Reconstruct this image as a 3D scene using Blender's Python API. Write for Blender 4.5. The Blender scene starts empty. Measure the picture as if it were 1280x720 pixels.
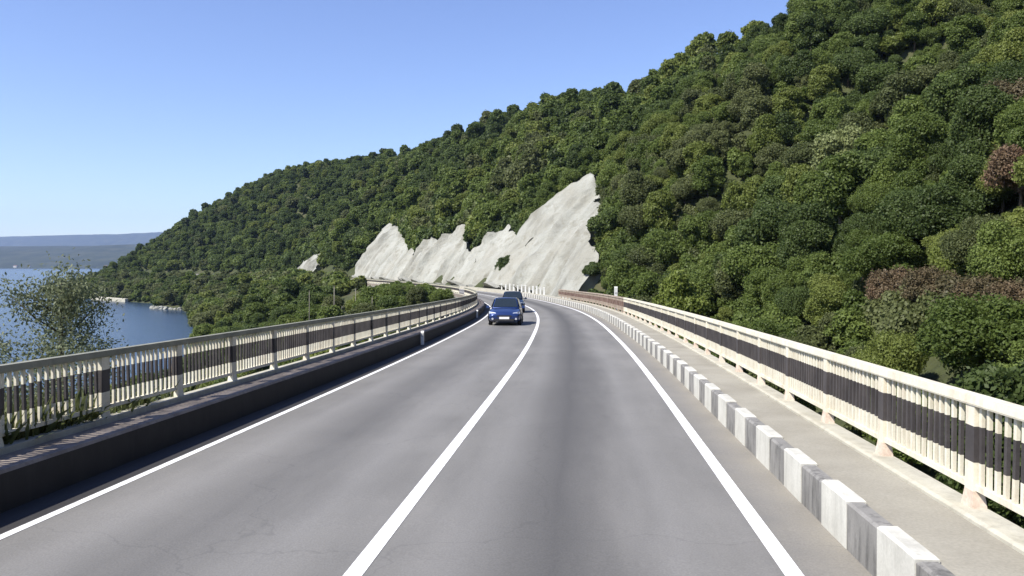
import bpy, math, random
import numpy as np
from mathutils import Vector, Matrix

random.seed(7)
RNG = np.random.default_rng(11)
R = math.radians
scene = bpy.context.scene
COL = scene.collection

# ------------------------------------------------------------------ camera
CAM_H = 2.3
cam_data = bpy.data.cameras.new('camera')
cam = bpy.data.objects.new('camera', cam_data)
COL.objects.link(cam)
cam_data.sensor_width = 36.0
cam_data.lens = 36.0 * 1000.0 / 1280.0
cam_data.clip_start = 0.1
cam_data.clip_end = 30000.0
cam.location = (0.0, 0.0, CAM_H)
cam.rotation_euler = (R(90.0 - 1.661), 0.0, R(5.084))
scene.camera = cam

# ------------------------------------------------------------------ daylight
SUN_AZ = R(231.0)     # compass style, clockwise from +Y
SUN_EL = R(48.0)
world = bpy.data.worlds.new('World')
scene.world = world
world.use_nodes = True
wn = world.node_tree
wn.nodes.clear()
w_out = wn.nodes.new('ShaderNodeOutputWorld')
w_bg = wn.nodes.new('ShaderNodeBackground')
w_sky = wn.nodes.new('ShaderNodeTexSky')
w_sky.sky_type = 'NISHITA'
w_sky.sun_disc = False
w_sky.sun_elevation = SUN_EL
w_sky.sun_rotation = SUN_AZ
w_sky.altitude = 0.0
w_sky.air_density = 1.0
w_sky.dust_density = 0.35
w_sky.ozone_density = 4.0
w_bg.inputs['Strength'].default_value = 0.102
w_hs = wn.nodes.new('ShaderNodeHueSaturation')
w_hs.inputs['Saturation'].default_value = 1.04
w_hs.inputs['Hue'].default_value = 0.516
wn.links.new(w_sky.outputs['Color'], w_hs.inputs['Color'])
wn.links.new(w_hs.outputs['Color'], w_bg.inputs['Color'])
wn.links.new(w_bg.outputs['Background'], w_out.inputs['Surface'])

sun_data = bpy.data.lights.new('sun', 'SUN')
sun_data.energy = 4.6
sun_data.angle = R(0.5)
sun_data.color = (1.0, 0.95, 0.87)
sun = bpy.data.objects.new('sun', sun_data)
COL.objects.link(sun)
to_sun = Vector((math.sin(SUN_AZ) * math.cos(SUN_EL), math.cos(SUN_AZ) * math.cos(SUN_EL), math.sin(SUN_EL)))
sun.rotation_euler = to_sun.to_track_quat('Z', 'Y').to_euler()
sun.location = (-60, -40, 120)

scene.view_settings.view_transform = 'Standard'
scene.view_settings.look = 'None'
scene.view_settings.exposure = 0.96
scene.view_settings.gamma = 1.0
scene.view_settings.use_curve_mapping = False
scene.render.engine = 'CYCLES'
scene.cycles.use_denoising = True
scene.cycles.max_bounces = 5
scene.cycles.diffuse_bounces = 3
scene.cycles.glossy_bounces = 2
scene.cycles.transmission_bounces = 3
scene.cycles.transparent_max_bounces = 4
scene.cycles.volume_bounces = 0
scene.cycles.caustics_reflective = False
scene.cycles.caustics_refractive = False

# ------------------------------------------------------------------ the lie of the land (plain numbers)
def ss(a, b, x):
    t = np.clip((np.asarray(x, float) - a) / (b - a), 0, 1)
    return t * t * (3 - 2 * t)

# road centre line: metres ahead of the camera, metres to the right
_cp = np.array([(-160, -1.78), (-60, -1.78), (0, -1.78), (20, -1.80), (29.3, -1.95), (43.2, -2.40), (52, -2.9), (63.5, -3.85),
                (73.6, -5.1), (82, -6.5), (91, -8.3), (100, -10.5), (110, -13.4), (120, -17), (130, -21.3), (140, -26), (150, -31),
                (160, -36.5), (180, -48), (220, -72), (260, -97.5), (300, -126), (340, -160), (380, -200), (420, -248), (450, -295),
                (480, -350), (505, -410)])
_yy = np.arange(-160, 505, 0.5)
_xx = np.interp(_yy, _cp[:, 0], _cp[:, 1])
for _k in range(3):
    _ker = np.ones(17) / 17.0
    _pad = np.concatenate([np.full(8, _xx[0]), _xx, _xx[-1] + (_xx[-1] - _xx[-2]) * np.arange(1, 9)])
    _xx = np.convolve(_pad, _ker, 'valid')
_seg = np.hypot(np.diff(_xx), np.diff(_yy))
_ss = np.concatenate([[0], np.cumsum(_seg)])
_ss -= np.interp(0, _yy, _ss)
S_END = _ss[-1]

def road_z(s):
    s = np.asarray(s, float)
    # gentle fall towards the bend, then nearly level
    z = np.where(s < 70, -0.0209 * s, -0.0209 * 70 - 0.55 * (1 - np.exp(-(s - 70) * 0.0209 / 0.55)))
    return z

def centre(s):
    s = np.asarray(s, float)
    return np.interp(s, _ss, _xx), np.interp(s, _ss, _yy)

def tangent(s):
    x0, y0 = centre(np.asarray(s) - 0.6)
    x1, y1 = centre(np.asarray(s) + 0.6)
    l = np.hypot(x1 - x0, y1 - y0)
    return (x1 - x0) / l, (y1 - y0) / l

def at(s, n, dz=0.0):
    """point beside the road: s along, n to the right of the centre line, dz above the road"""
    x, y = centre(s)
    tx, ty = tangent(s)
    return np.stack([x + ty * n, y - tx * n, road_z(s) + dz + 0 * x], -1)

def to_sn(X, Y):
    """nearest place on the centre line: (s, n)"""
    X = np.asarray(X, float); Y = np.asarray(Y, float)
    shp = X.shape
    X = X.ravel(); Y = Y.ravel()
    step = 4
    px, py, ps = _xx[::step], _yy[::step], _ss[::step]
    s = np.zeros_like(X); n = np.zeros_like(X)
    for i in range(0, len(X), 4000):
        d2 = (X[i:i + 4000, None] - px) ** 2 + (Y[i:i + 4000, None] - py) ** 2
        j = d2.argmin(1)
        tx, ty = tangent(ps[j])
        dx, dy = X[i:i + 4000] - px[j], Y[i:i + 4000] - py[j]
        along = dx * tx + dy * ty
        s[i:i + 4000] = ps[j] + along
        side = dx * ty - dy * tx
        n[i:i + 4000] = np.where(np.abs(along) < 4, side, np.sign(side) * np.hypot(dx, dy))
    return s.reshape(shp), n.reshape(shp)

WATER_Z = -14.0
def wob(x, y, seed=0.0):
    return (np.sin(x * 0.043 + 1.3 + seed) * np.cos(y * 0.051 - 0.4 + seed) + 0.6 * np.sin(x * 0.11 - y * 0.07 + 2.1 * seed)
            + 0.4 * np.sin(x * 0.19 + y * 0.23 + 0.7 + seed))

def shore(s):
    return np.interp(s, [-160, 60, 120, 196, 235, 300, 322, 341, 360, 385, 411, 452, 500, 560, 640], [46, 44, 40, 38, 33, 29, 27, 36, 30, 26, 30, 35, 32, 14, 10]) 

def land_sn(s, n, X, Y):
    zr = road_z(s)
    drop = 0.35 + 6.6 * (1 - ss(78, 106, s))
    zb = zr - drop - 8.0 * ss(500, 570, s)
    # ---- hill on the right
    x = np.maximum(n - 8.2, 0)
    crest = np.interp(s, [0, 120, 160, 230, 300, 380, 450], [41, 41, 42, 43, 47, 53, 62]) + 2.5 * np.sin(s * 0.05 + 1)
    up = np.where(x < crest, 0.78 * x, 0.78 * crest + 16 * (1 - np.exp(-0.78 * (x - crest) / 16.0)) - 0.12 * np.maximum(x - crest - 30, 0))
    cf = ss(88, 100, s) * (1 - ss(300, 330, s))
    up = up + cf * 4.6 * (1 - np.exp(-x / 5.0))
    up = up + wob(X, Y) * 2.0 * ss(4, 45, x) + 1.1 * wob(X * 2.3, Y * 2.3, 3.0) * ss(18, 60, x)
    tail = np.interp(s, [-160, 400, 450, 490, 520, 545, 560, 572, 585, 600, 620], [1, 1, 1.0, 0.97, 0.92, 0.85, 0.74, 0.5, 0.15, -0.2, -0.4])
    right = zb + up * tail - 16 * ss(570, 640, s)
    # ---- bank on the left, down to the water
    m = np.maximum(-n - 5.0, 0)
    sh = shore(s) - 5.0
    f = np.clip(m / sh, 0, 3)
    left = zb + (WATER_Z - zb) * np.power(np.minimum(f, 1), 0.9) - 3.0 * np.maximum(f - 1, 0) + 0.5 * wob(X * 1.7, Y * 1.7, 5.0) * ss(0.05, 0.4, f) * (1 - ss(0.7, 0.95, f))
    left = left - 16 * ss(570, 640, s)
    return np.where(n > 0, right, left)

def land(X, Y):
    s, n = to_sn(X, Y)
    return land_sn(s, n, np.asarray(X, float), np.asarray(Y, float))

# ------------------------------------------------------------------ helpers
def vnoise(x, y, seed=0):
    """smooth value noise, about -1..1"""
    x = np.asarray(x, float); y = np.asarray(y, float)
    x, y = np.broadcast_arrays(x, y)
    xi = np.floor(x).astype(np.int64); yi = np.floor(y).astype(np.int64)
    fx = x - xi; fy = y - yi
    fx = fx * fx * (3 - 2 * fx); fy = fy * fy * (3 - 2 * fy)
    def h(a, b):
        v = (a * 374761393 + b * 668265263 + seed * 1442695041) & 0xffffffff
        v = ((v ^ (v >> 13)) * 1274126177) & 0xffffffff
        return ((v ^ (v >> 16)) & 0xffff) / 32767.5 - 1
    return (h(xi, yi) * (1 - fx) * (1 - fy) + h(xi + 1, yi) * fx * (1 - fy) + h(xi, yi + 1) * (1 - fx) * fy + h(xi + 1, yi + 1) * fx * fy)

def fbm(x, y, seed=0, octs=4):
    v = 0; a = 1.0; t = 0
    for o in range(octs):
        v = v + a * vnoise(x * 2 ** o, y * 2 ** o, seed + o); t += a; a *= 0.5
    return v / t

def np_mesh(name, V, F, mats=(), mi=None, smooth=False, uv=None):
    me = bpy.data.meshes.new(name)
    V = np.asarray(V, np.float32); F = np.asarray(F, np.int32)
    me.vertices.add(len(V)); me.vertices.foreach_set('co', V.ravel())
    k = F.shape[1]
    me.loops.add(F.size); me.loops.foreach_set('vertex_index', F.ravel())
    me.polygons.add(len(F))
    me.polygons.foreach_set('loop_start', np.arange(0, F.size, k, dtype=np.int32))
    if mi is not None:
        me.polygons.foreach_set('material_index', np.asarray(mi, np.int32))
    if smooth:
        me.polygons.foreach_set('use_smooth', np.ones(len(F), bool))
    if uv is not None:
        lay = me.uv_layers.new(name='UVMap')
        lay.data.foreach_set('uv', np.asarray(uv, np.float32)[F.ravel()].ravel())
    for m in mats:
        me.materials.append(m)
    me.update(calc_edges=True)
    me.validate()
    return me

class MB:
    """collects simple solids; quads and triangles with a material slot each"""
    def __init__(s):
        s.v = []; s.f = []; s.m = []
    def add(s, verts, faces, mi=0):
        o = len(s.v); s.v += [tuple(map(float, p)) for p in verts]
        for f in faces:
            s.f.append([i + o for i in f]); s.m.append(mi)
        return s
    def box(s, c, d, mi=0, taper=1.0, bev=0.0):
        cx, cy, cz = c; x, y, z = d[0] / 2, d[1] / 2, d[2] / 2
        if bev <= 0:
            b = [(-x, -y, -z), (x, -y, -z), (x, y, -z), (-x, y, -z)]
            t = [(px * taper, py * taper, z) for px, py, _ in b]
            vs = [(p[0] + cx, p[1] + cy, p[2] + cz) for p in b + t]
            return s.add(vs, [(3, 2, 1, 0), (4, 5, 6, 7), (0, 1, 5, 4), (1, 2, 6, 5), (2, 3, 7, 6), (3, 0, 4, 7)], mi)
        # chamfered top edges
        b = [(-x, -y, -z), (x, -y, -z), (x, y, -z), (-x, y, -z)]
        m = [(px, py, z - bev) for px, py, _ in b]
        t = [(px - math.copysign(bev, px), py - math.copysign(bev, py), z) for px, py, _ in b]
        vs = [(p[0] + cx, p[1] + cy, p[2] + cz) for p in b + m + t]
        fs = [(3, 2, 1, 0), (8, 9, 10, 11)]
        for i in range(4):
            j = (i + 1) % 4
            fs += [(i, j, j + 4, i + 4), (i + 4, j + 4, j + 8, i + 8)]
        return s.add(vs, fs, mi)
    def tube(s, pts, rad, k=8, mi=0, cap=True):
        pts = [Vector(p) for p in pts]; n = len(pts); vs = []; fs = []
        for i, p in enumerate(pts):
            d = (pts[min(i + 1, n - 1)] - pts[max(i - 1, 0)]).normalized()
            a = d.orthogonal().normalized() if abs(d.z) < 0.9 else Vector((1, 0, 0)).cross(d).normalized()
            b = d.cross(a)
            r = rad[i] if hasattr(rad, '__len__') else rad
            for j in range(k):
                t = 2 * math.pi * j / k
                vs.append(p + a * (r * math.cos(t)) + b * (r * math.sin(t)))
        for i in range(n - 1):
            for j in range(k):
                j2 = (j + 1) % k
                fs.append((i * k + j, i * k + j2, (i + 1) * k + j2, (i + 1) * k + j))
        if cap:
            fs.append(tuple(range(k - 1, -1, -1))); fs.append(tuple((n - 1) * k + j for j in range(k)))
        return s.add(vs, fs, mi)
    def loft(s, rings, mi=0, cap=True):
        k = len(rings[0]); vs = [p for r in rings for p in r]; fs = []
        for i in range(len(rings) - 1):
            for j in range(k):
                j2 = (j + 1) % k
                fs.append((i * k + j, i * k + j2, (i + 1) * k + j2, (i + 1) * k + j))
        if cap:
            fs.append(tuple(range(k - 1, -1, -1))); fs.append(tuple((len(rings) - 1) * k + j for j in range(k)))
        return s.add(vs, fs, mi)
    def mesh(s, name, mats=(), smooth=False):
        me = bpy.data.meshes.new(name)
        me.from_pydata(s.v, [], s.f)
        for m in mats:
            me.materials.append(m)
        for p, mi in zip(me.polygons, s.m):
            p.material_index = mi; p.use_smooth = smooth
        me.update()
        return me

def link(name, data, parent=None, loc=None, rotz=None):
    o = bpy.data.objects.new(name, data)
    COL.objects.link(o)
    if parent is not None:
        o.parent = parent
    if loc is not None:
        o.location = loc
    if rotz is not None:
        o.rotation_euler = (0, 0, rotz)
    return o

def tag(o, label=None, cat=None, group=None, kind=None):
    if label: o['label'] = label
    if cat: o['category'] = cat
    if group: o['group'] = group
    if kind: o['kind'] = kind
    return o

def empty(name, loc=(0, 0, 0), rotz=0.0):
    o = link(name, None, None, loc, rotz)
    o.empty_display_size = 0.3
    return o

# ------------------------------------------------------------------ materials
class NT:
    def __init__(s, name):
        s.m = bpy.data.materials.new(name); s.m.use_nodes = True
        s.t = s.m.node_tree; s.n = s.t.nodes; s.l = s.t.links
        s.b = s.n['Principled BSDF']; s.out = s.n['Material Output']
        s.b.inputs['Specular IOR Level'].default_value = 0.3
    def new(s, kind, **kw):
        n = s.n.new(kind)
        for k, v in kw.items():
            setattr(n, k, v)
        return n
    def coord(s, which='Object', scale=(1, 1, 1), rot=(0, 0, 0)):
        tc = s.new('ShaderNodeTexCoord'); mp = s.new('ShaderNodeMapping')
        mp.inputs['Scale'].default_value = scale; mp.inputs['Rotation'].default_value = rot
        s.l.new(tc.outputs[which], mp.inputs['Vector'])
        return mp.outputs['Vector']
    def world(s, scale=(1, 1, 1)):
        g = s.new('ShaderNodeNewGeometry'); mp = s.new('ShaderNodeMapping')
        mp.inputs['Scale'].default_value = scale
        s.l.new(g.outputs['Position'], mp.inputs['Vector'])
        return mp.outputs['Vector']
    def noise(s, vec, scale, detail=4, rough=0.55):
        n = s.new('ShaderNodeTexNoise')
        n.inputs['Scale'].default_value = scale; n.inputs['Detail'].default_value = detail; n.inputs['Roughness'].default_value = rough
        s.l.new(vec, n.inputs['Vector'])
        return n.outputs['Fac']
    def ramp(s, fac, stops):
        r = s.new('ShaderNodeValToRGB')
        els = r.color_ramp.elements
        while len(els) < len(stops):
            els.new(0.5)
        for e, (p, c) in zip(els, stops):
            e.position = p
            e.color = (c, c, c, 1) if not hasattr(c, '__len__') else (c[0], c[1], c[2], 1)
        s.l.new(fac, r.inputs['Fac'])
        return r.outputs['Color']
    def mix(s, fac, a, b, mode='MIX'):
        m = s.new('ShaderNodeMix', data_type='RGBA', blend_type=mode)
        for v, i in ((fac, 0), (a, 6), (b, 7)):
            if hasattr(v, 'is_output') or hasattr(v, 'links'):
                s.l.new(v, m.inputs[i])
            elif hasattr(v, '__len__'):
                m.inputs[i].default_value = (v[0], v[1], v[2], 1)
            else:
                m.inputs[i].default_value = v
        return m.outputs[2]
    def math(s, op, a, b=0.0, c=None, clamp=False):
        m = s.new('ShaderNodeMath', operation=op, use_clamp=clamp)
        for i, v in enumerate((a, b, c)):
            if v is None: continue
            if hasattr(v, 'links'): s.l.new(v, m.inputs[i])
            else: m.inputs[i].default_value = v
        return m.outputs[0]
    def color(s, c): s.l.new(c, s.b.inputs['Base Color'])
    def bump(s, h, strength=0.3, dist=0.02):
        b = s.new('ShaderNodeBump')
        b.inputs['Strength'].default_value = strength; b.inputs['Distance'].default_value = dist
        s.l.new(h, b.inputs['Height']); s.l.new(b.outputs['Normal'], s.b.inputs['Normal'])
    def set(s, **kw):
        for k, v in kw.items():
            s.b.inputs[k.replace('_', ' ')].default_value = v
        return s

def mat_noisy(name, c1, c2, scale=3.0, rough=0.8, bump=0.15, dist=0.01, which='world', lo=0.35, hi=0.65, fine=40.0, finec=0.25):
    t = NT(name)
    v = t.world() if which == 'world' else t.coord(which)
    a = t.noise(v, scale, 5)
    col = t.ramp(a, [(lo, c1), (hi, c2)])
    f = t.noise(v, fine, 3)
    col = t.mix(finec, col, t.ramp(f, [(0.3, 0.25), (0.7, 1.0)]), 'MULTIPLY')
    t.color(col); t.set(Roughness=rough)
    if bump: t.bump(f, bump, dist)
    return t.m

def mat_flat(name, c, rough=0.5, metal=0.0, spec=0.4):
    t = NT(name); t.b.inputs['Base Color'].default_value = (*c, 1)
    t.set(Roughness=rough, Metallic=metal); t.b.inputs['Specular IOR Level'].default_value = spec
    return t.m

# asphalt: metres across the road in U, metres along it in V
def mat_asphalt():
    t = NT('asphalt')
    uv = t.new('ShaderNodeUVMap'); uv.uv_map = 'UVMap'
    sep = t.new('ShaderNodeSeparateXYZ'); t.l.new(uv.outputs['UV'], sep.inputs[0])
    mp = t.new('ShaderNodeMapping'); t.l.new(uv.outputs['UV'], mp.inputs['Vector']); mp.inputs['Scale'].default_value = (1, 0.16, 1)
    streak = t.noise(mp.outputs['Vector'], 1.1, 5, 0.6)
    w = t.world()
    big = t.noise(w, 0.35, 4)
    fine = t.noise(w, 55, 2)
    base = t.ramp(streak, [(0.28, (0.150, 0.146, 0.136)), (0.5, (0.180, 0.175, 0.163)), (0.75, (0.212, 0.205, 0.190))])
    base = t.mix(0.35, base, t.ramp(big, [(0.3, 0.55), (0.7, 1.1)]), 'MULTIPLY')
    wig = t.math('MULTIPLY_ADD', streak, 0.5, -0.25)
    u = t.math('ADD', sep.outputs['X'], wig)
    def bell(c, w_):
        d = t.math('ABSOLUTE', t.math('SUBTRACT', u, c))
        return t.ramp(t.math('DIVIDE', d, w_, clamp=True), [(0.0, 1.0), (1.0, 0.0)])
    for c, w_, k in ((1.55, 1.0, 0.92), (-1.75, 0.9, 0.5)):
        base = t.mix(t.math('MULTIPLY', bell(c, w_), k), base, (0.080, 0.078, 0.075))      # oil-dark middle of the lane
    for c in (0.72, 2.55, -0.85, -2.6):
        base = t.mix(t.math('MULTIPLY', bell(c, 0.45), 0.32), base, (0.225, 0.22, 0.21))       # polished wheel tracks
    # sandy grit swept against the kerbs
    edge = t.math('ADD', t.math('ABSOLUTE', sep.outputs['X']), t.math('MULTIPLY_ADD', t.noise(w, 1.7, 5), 0.7, -0.35))
    grit = t.ramp(t.math('DIVIDE', t.math('SUBTRACT', edge, 3.35), 0.75, clamp=True), [(0.0, 0.0), (0.35, 0.4), (1.0, 0.9)])
    base = t.mix(grit, base, (0.24, 0.222, 0.185))
    # near-black strip from the edge line to the river-side kerb
    dark_strip = t.ramp(t.math('DIVIDE', t.math('SUBTRACT', t.math('MULTIPLY', sep.outputs['X'], -1.0), 3.45), 0.03, clamp=True), [(0.0, 0.0), (1.0, 0.92)])
    base = t.mix(dark_strip, base, (0.022, 0.021, 0.022))
    base = t.mix(0.3, base, t.ramp(fine, [(0.3, 0.45), (0.7, 1.15)]), 'MULTIPLY')
    # thin cracks
    vo = t.new('ShaderNodeTexVoronoi', feature='DISTANCE_TO_EDGE'); vo.inputs['Scale'].default_value = 0.23
    wv = t.new('ShaderNodeVectorMath', operation='ADD')
    nn = t.new('ShaderNodeTexNoise'); nn.inputs['Scale'].default_value = 1.3; nn.inputs['Detail'].default_value = 5; t.l.new(w, nn.inputs['Vector'])
    t.l.new(w, wv.inputs[0]); t.l.new(nn.outputs['Color'], wv.inputs[1]); t.l.new(wv.outputs[0], vo.inputs['Vector'])
    crack = t.ramp(vo.outputs['Distance'], [(0.0, 0.22), (0.003, 0.0)])
    base = t.mix(crack, base, (0.05, 0.05, 0.05))
    t.color(base); t.set(Roughness=0.75); t.bump(fine, 0.35, 0.006)
    return t.m

def mat_paint_line():
    t = NT('road_paint')
    w = t.world()
    a = t.noise(w, 9, 6, 0.7)
    t.color(t.ramp(a, [(0.27, (0.24, 0.24, 0.235)), (0.36, (0.55, 0.55, 0.54)), (0.5, (0.76, 0.76, 0.75))]))
    t.set(Roughness=0.55)
    return t.m

def mat_streaky(name, c_lo, c_hi, stain, amount=0.5, rough=0.75, sc=4.0):
    """painted or bare concrete with vertical runs of dirt"""
    t = NT(name)
    v = t.world((sc, sc, sc * 0.22))
    a = t.noise(v, 1.6, 6, 0.65)
    w = t.world()
    b = t.noise(w, 2.1, 5)
    f = t.noise(w, 45, 3)
    col = t.ramp(b, [(0.3, c_lo), (0.7, c_hi)])
    col = t.mix(t.math('MULTIPLY', t.ramp(a, [(0.48, 0.0), (0.7, 1.0)]), amount), col, stain)
    col = t.mix(0.18, col, t.ramp(f, [(0.3, 0.3), (0.7, 1.0)]), 'MULTIPLY')
    t.color(col); t.set(Roughness=rough); t.bump(f, 0.25, 0.004)
    return t.m

def mat_leaf(name, dark, light, trans=0.46):
    t = NT(name)
    oi = t.new('ShaderNodeObjectInfo')
    w = t.world()
    a = t.noise(w, 0.9, 4, 0.6)
    b = t.math('ADD', t.math('MULTIPLY', oi.outputs['Random'], 0.45), t.math('MULTIPLY', a, 0.55))
    col = t.ramp(b, [(0.22, dark), (0.8, light)])
    f = t.noise(w, 6.0, 2)
    col = t.mix(0.35, col, t.ramp(f, [(0.3, 0.5), (0.7, 1.25)]), 'MULTIPLY')
    t.color(col); t.set(Roughness=0.55); t.b.inputs['Specular IOR Level'].default_value = 0.25
    tr = t.new('ShaderNodeBsdfTranslucent'); t.l.new(col, tr.inputs['Color'])
    mx = t.new('ShaderNodeMixShader'); mx.inputs[0].default_value = trans
    t.l.new(t.b.outputs[0], mx.inputs[1]); t.l.new(tr.outputs[0], mx.inputs[2]); t.l.new(mx.outputs[0], t.out.inputs['Surface'])
    return t.m

M = {}
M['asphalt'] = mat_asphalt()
M['line'] = mat_paint_line()
M['walk'] = mat_noisy('pavement_concrete', (0.245, 0.228, 0.185), (0.315, 0.297, 0.245), 0.9, 0.85, 0.2, 0.006)
M['ledge'] = mat_streaky('pale_edge_concrete', (0.36, 0.34, 0.27), (0.48, 0.46, 0.38), (0.2, 0.18, 0.14), 0.4)
M['ledge_left'] = mat_streaky('reddish_dusty_concrete', (0.165, 0.138, 0.115), (0.28, 0.24, 0.205), (0.085, 0.07, 0.06), 0.55)
M['kerb_white'] = mat_streaky('kerb_white_paint', (0.44, 0.43, 0.38), (0.56, 0.55, 0.49), (0.27, 0.26, 0.225), 0.4)
M['kerb_dark'] = mat_streaky('kerb_worn_black_paint', (0.16, 0.155, 0.143), (0.265, 0.256, 0.236), (0.04, 0.04, 0.038), 0.8, sc=5.0)
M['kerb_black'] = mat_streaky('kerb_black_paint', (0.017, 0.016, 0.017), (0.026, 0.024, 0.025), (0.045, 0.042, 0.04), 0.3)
M['cream'] = mat_streaky('cream_railing_paint', (0.60, 0.56, 0.44), (0.70, 0.67, 0.55), (0.36, 0.24, 0.14), 0.36, 0.6)
M['greyrail'] = mat_streaky('weathered_grey_railing_paint', (0.19, 0.19, 0.145), (0.28, 0.275, 0.21), (0.12, 0.10, 0.07), 0.4, 0.6)
M['black'] = mat_noisy('black_railing_paint', (0.045, 0.040, 0.040), (0.072, 0.064, 0.062), 3, 0.6, 0.1, 0.003)
M['rust'] = mat_noisy('rusty_railing_iron', (0.12, 0.075, 0.058), (0.26, 0.18, 0.145), 2.5, 0.85, 0.15, 0.004)
M['rustpale'] = mat_streaky('faded_rust_stained_paint', (0.27, 0.215, 0.165), (0.42, 0.355, 0.285), (0.17, 0.105, 0.075), 0.45, 0.8)
M['footrust'] = mat_noisy('rust_stained_concrete', (0.50, 0.38, 0.30), (0.62, 0.55, 0.45), 5, 0.85, 0.15, 0.004)
M['whitepaint'] = mat_streaky('white_railing_paint', (0.62, 0.62, 0.58), (0.78, 0.78, 0.74), (0.45, 0.42, 0.36), 0.25, 0.6)
M['deck'] = mat_streaky('bridge_concrete', (0.22, 0.21, 0.19), (0.32, 0.31, 0.28), (0.1, 0.1, 0.09), 0.6)
M['bark'] = mat_noisy('bark', (0.055, 0.042, 0.030), (0.12, 0.095, 0.07), 6, 0.9, 0.4, 0.02, which='Object')
M['wood'] = mat_noisy('grey_weathered_wood', (0.15, 0.14, 0.11), (0.26, 0.24, 0.195), 8, 0.9, 0.2, 0.01, which='Object')
M['leaf'] = [
    mat_leaf('leaves_dark_green', (0.054, 0.080, 0.022), (0.112, 0.154, 0.042)),
    mat_leaf('leaves_mid_green', (0.084, 0.120, 0.026), (0.160, 0.208, 0.050)),
    mat_leaf('leaves_yellow_green', (0.116, 0.148, 0.030), (0.205, 0.240, 0.060)),
    mat_leaf('leaves_olive_green', (0.086, 0.106, 0.036), (0.160, 0.178, 0.068)),
]
M['leaf_russet'] = mat_leaf('leaves_russet', (0.072, 0.078, 0.034), (0.200, 0.128, 0.080), 0.35)
M['leaf_pale'] = mat_leaf('leaves_pale_cream', (0.14, 0.17, 0.055), (0.25, 0.27, 0.12), 0.3)
M['leaf_silver'] = mat_leaf('leaves_silver_green', (0.145, 0.168, 0.090), (0.26, 0.29, 0.17), 0.4)

# ------------------------------------------------------------------ ground, water, far hills
def grid_mesh(name, xs, ys, Z, mats, smooth=True):
    nx, ny = len(xs), len(ys)
    GX, GY = np.meshgrid(xs, ys)
    V = np.stack([GX.ravel(), GY.ravel(), Z.ravel()], -1)
    i = np.arange(ny - 1)[:, None] * nx + np.arange(nx - 1)[None, :]
    F = np.stack([i, i + 1, i + nx + 1, i + nx], -1).reshape(-1, 4)
    return np_mesh(name, V, F, mats, smooth=smooth)

t = NT('forest_floor')
_w = t.world()
_c = t.ramp(t.noise(_w, 0.16, 6), [(0.3, (0.030, 0.040, 0.014)), (0.55, (0.052, 0.060, 0.022)), (0.78, (0.085, 0.072, 0.042))])
_c = t.mix(0.4, _c, t.ramp(t.noise(_w, 3.0, 5), [(0.3, 0.4), (0.7, 1.2)]), 'MULTIPLY')
t.color(_c); t.set(Roughness=0.95); t.bump(t.noise(_w, 1.2, 6), 0.8, 0.4)
M['floor'] = t.m

gx = np.concatenate([np.arange(-900, -440, 40.0), np.arange(-440, 260, 4.0), np.arange(260, 900, 40.0)])
gy = np.concatenate([np.arange(-800, -120, 40.0), np.arange(-120, 660, 4.0), np.arange(660, 1200, 40.0)])
GX, GY = np.meshgrid(gx, gy)
GS, GN = to_sn(GX, GY)
GZ = land_sn(GS, GN, GX, GY)
GZ = np.maximum(GZ, -30)
tag(link('terrain', grid_mesh('terrain', gx, gy, GZ, [M['floor']])), 'wooded hillside and river bank terrain', 'terrain', kind='structure')

def ground_z(x, y):
    s, n = to_sn(np.array([x]), np.array([y]))
    return float(land_sn(s, n, np.array([x]), np.array([y]))[0])

t = NT('river_water')
_w = t.world((1, 1, 1))
t.b.inputs['Base Color'].default_value = (0.020, 0.038, 0.066, 1)
t.set(Roughness=0.2, IOR=1.33); t.b.inputs['Specular IOR Level'].default_value = 0.32
t.bump(t.math('ADD', t.noise(_w, 0.5, 4, 0.6), t.math('MULTIPLY', t.noise(_w, 0.05, 3), 0.6)), 0.5, 0.35)
M['water'] = t.m
wx = np.linspace(-9000, 9000, 25); wy = np.linspace(-4000, 12000, 25)
tag(link('water', grid_mesh('water', wx, wy, np.full((25, 25), WATER_Z), [M['water']])), 'calm blue river water', 'water', kind='structure')

t = NT('far_woodland')
_w = t.world()
_c = t.ramp(t.noise(_w, 0.012, 6, 0.6), [(0.35, (0.014, 0.022, 0.014)), (0.5, (0.022, 0.032, 0.018)), (0.7, (0.05, 0.055, 0.035))])
t.color(_c); t.set(Roughness=1.0)
M['farhill'] = t.m

def far_range(name, label, y0, y1, x0, x1, top, seed, rough):
    xs = np.linspace(x0, x1, 160); ys = np.linspace(y0, y1, 18)
    X, Y = np.meshgrid(xs, ys)
    v = (Y - y0) / (y1 - y0)
    prof = np.interp(X, [p[0] for p in top], [p[1] for p in top])
    shape = np.sin(np.clip(v * 1.15, 0, 1) * math.pi / 2) ** 0.8 * (1 - 0.8 * ss(0.85, 1.0, v))
    Z = WATER_Z - 3 + (prof + 17) * shape * (1 + rough * fbm(X / 500.0, Y / 400.0, seed, 5))
    tag(link(name, grid_mesh(name, xs, ys, Z, [M['farhill']])), label, 'hills', kind='structure')

far_range('hills', 'low dark wooded shore across the river', 3300, 4600, -4600, 1600,
          [(-4600, 104), (-3200, 108), (-2700, 112), (-2300, 122), (-2000, 126), (1600, 150)], 3, 0.10)
far_range('hills', 'pale blue mountain range on the horizon', 8200, 9600, -11000, 1500,
          [(-11000, 340), (-7600, 350), (-6400, 365), (-5600, 372), (-5100, 400), (-4500, 480), (-4000, 540), (1500, 600)], 9, 0.05)

# ------------------------------------------------------------------ road on its viaduct
S_ARR = np.concatenate([np.arange(-40, 60, 1.0), np.arange(60, 140, 1.0), np.arange(140, 420, 3.0)])

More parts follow.
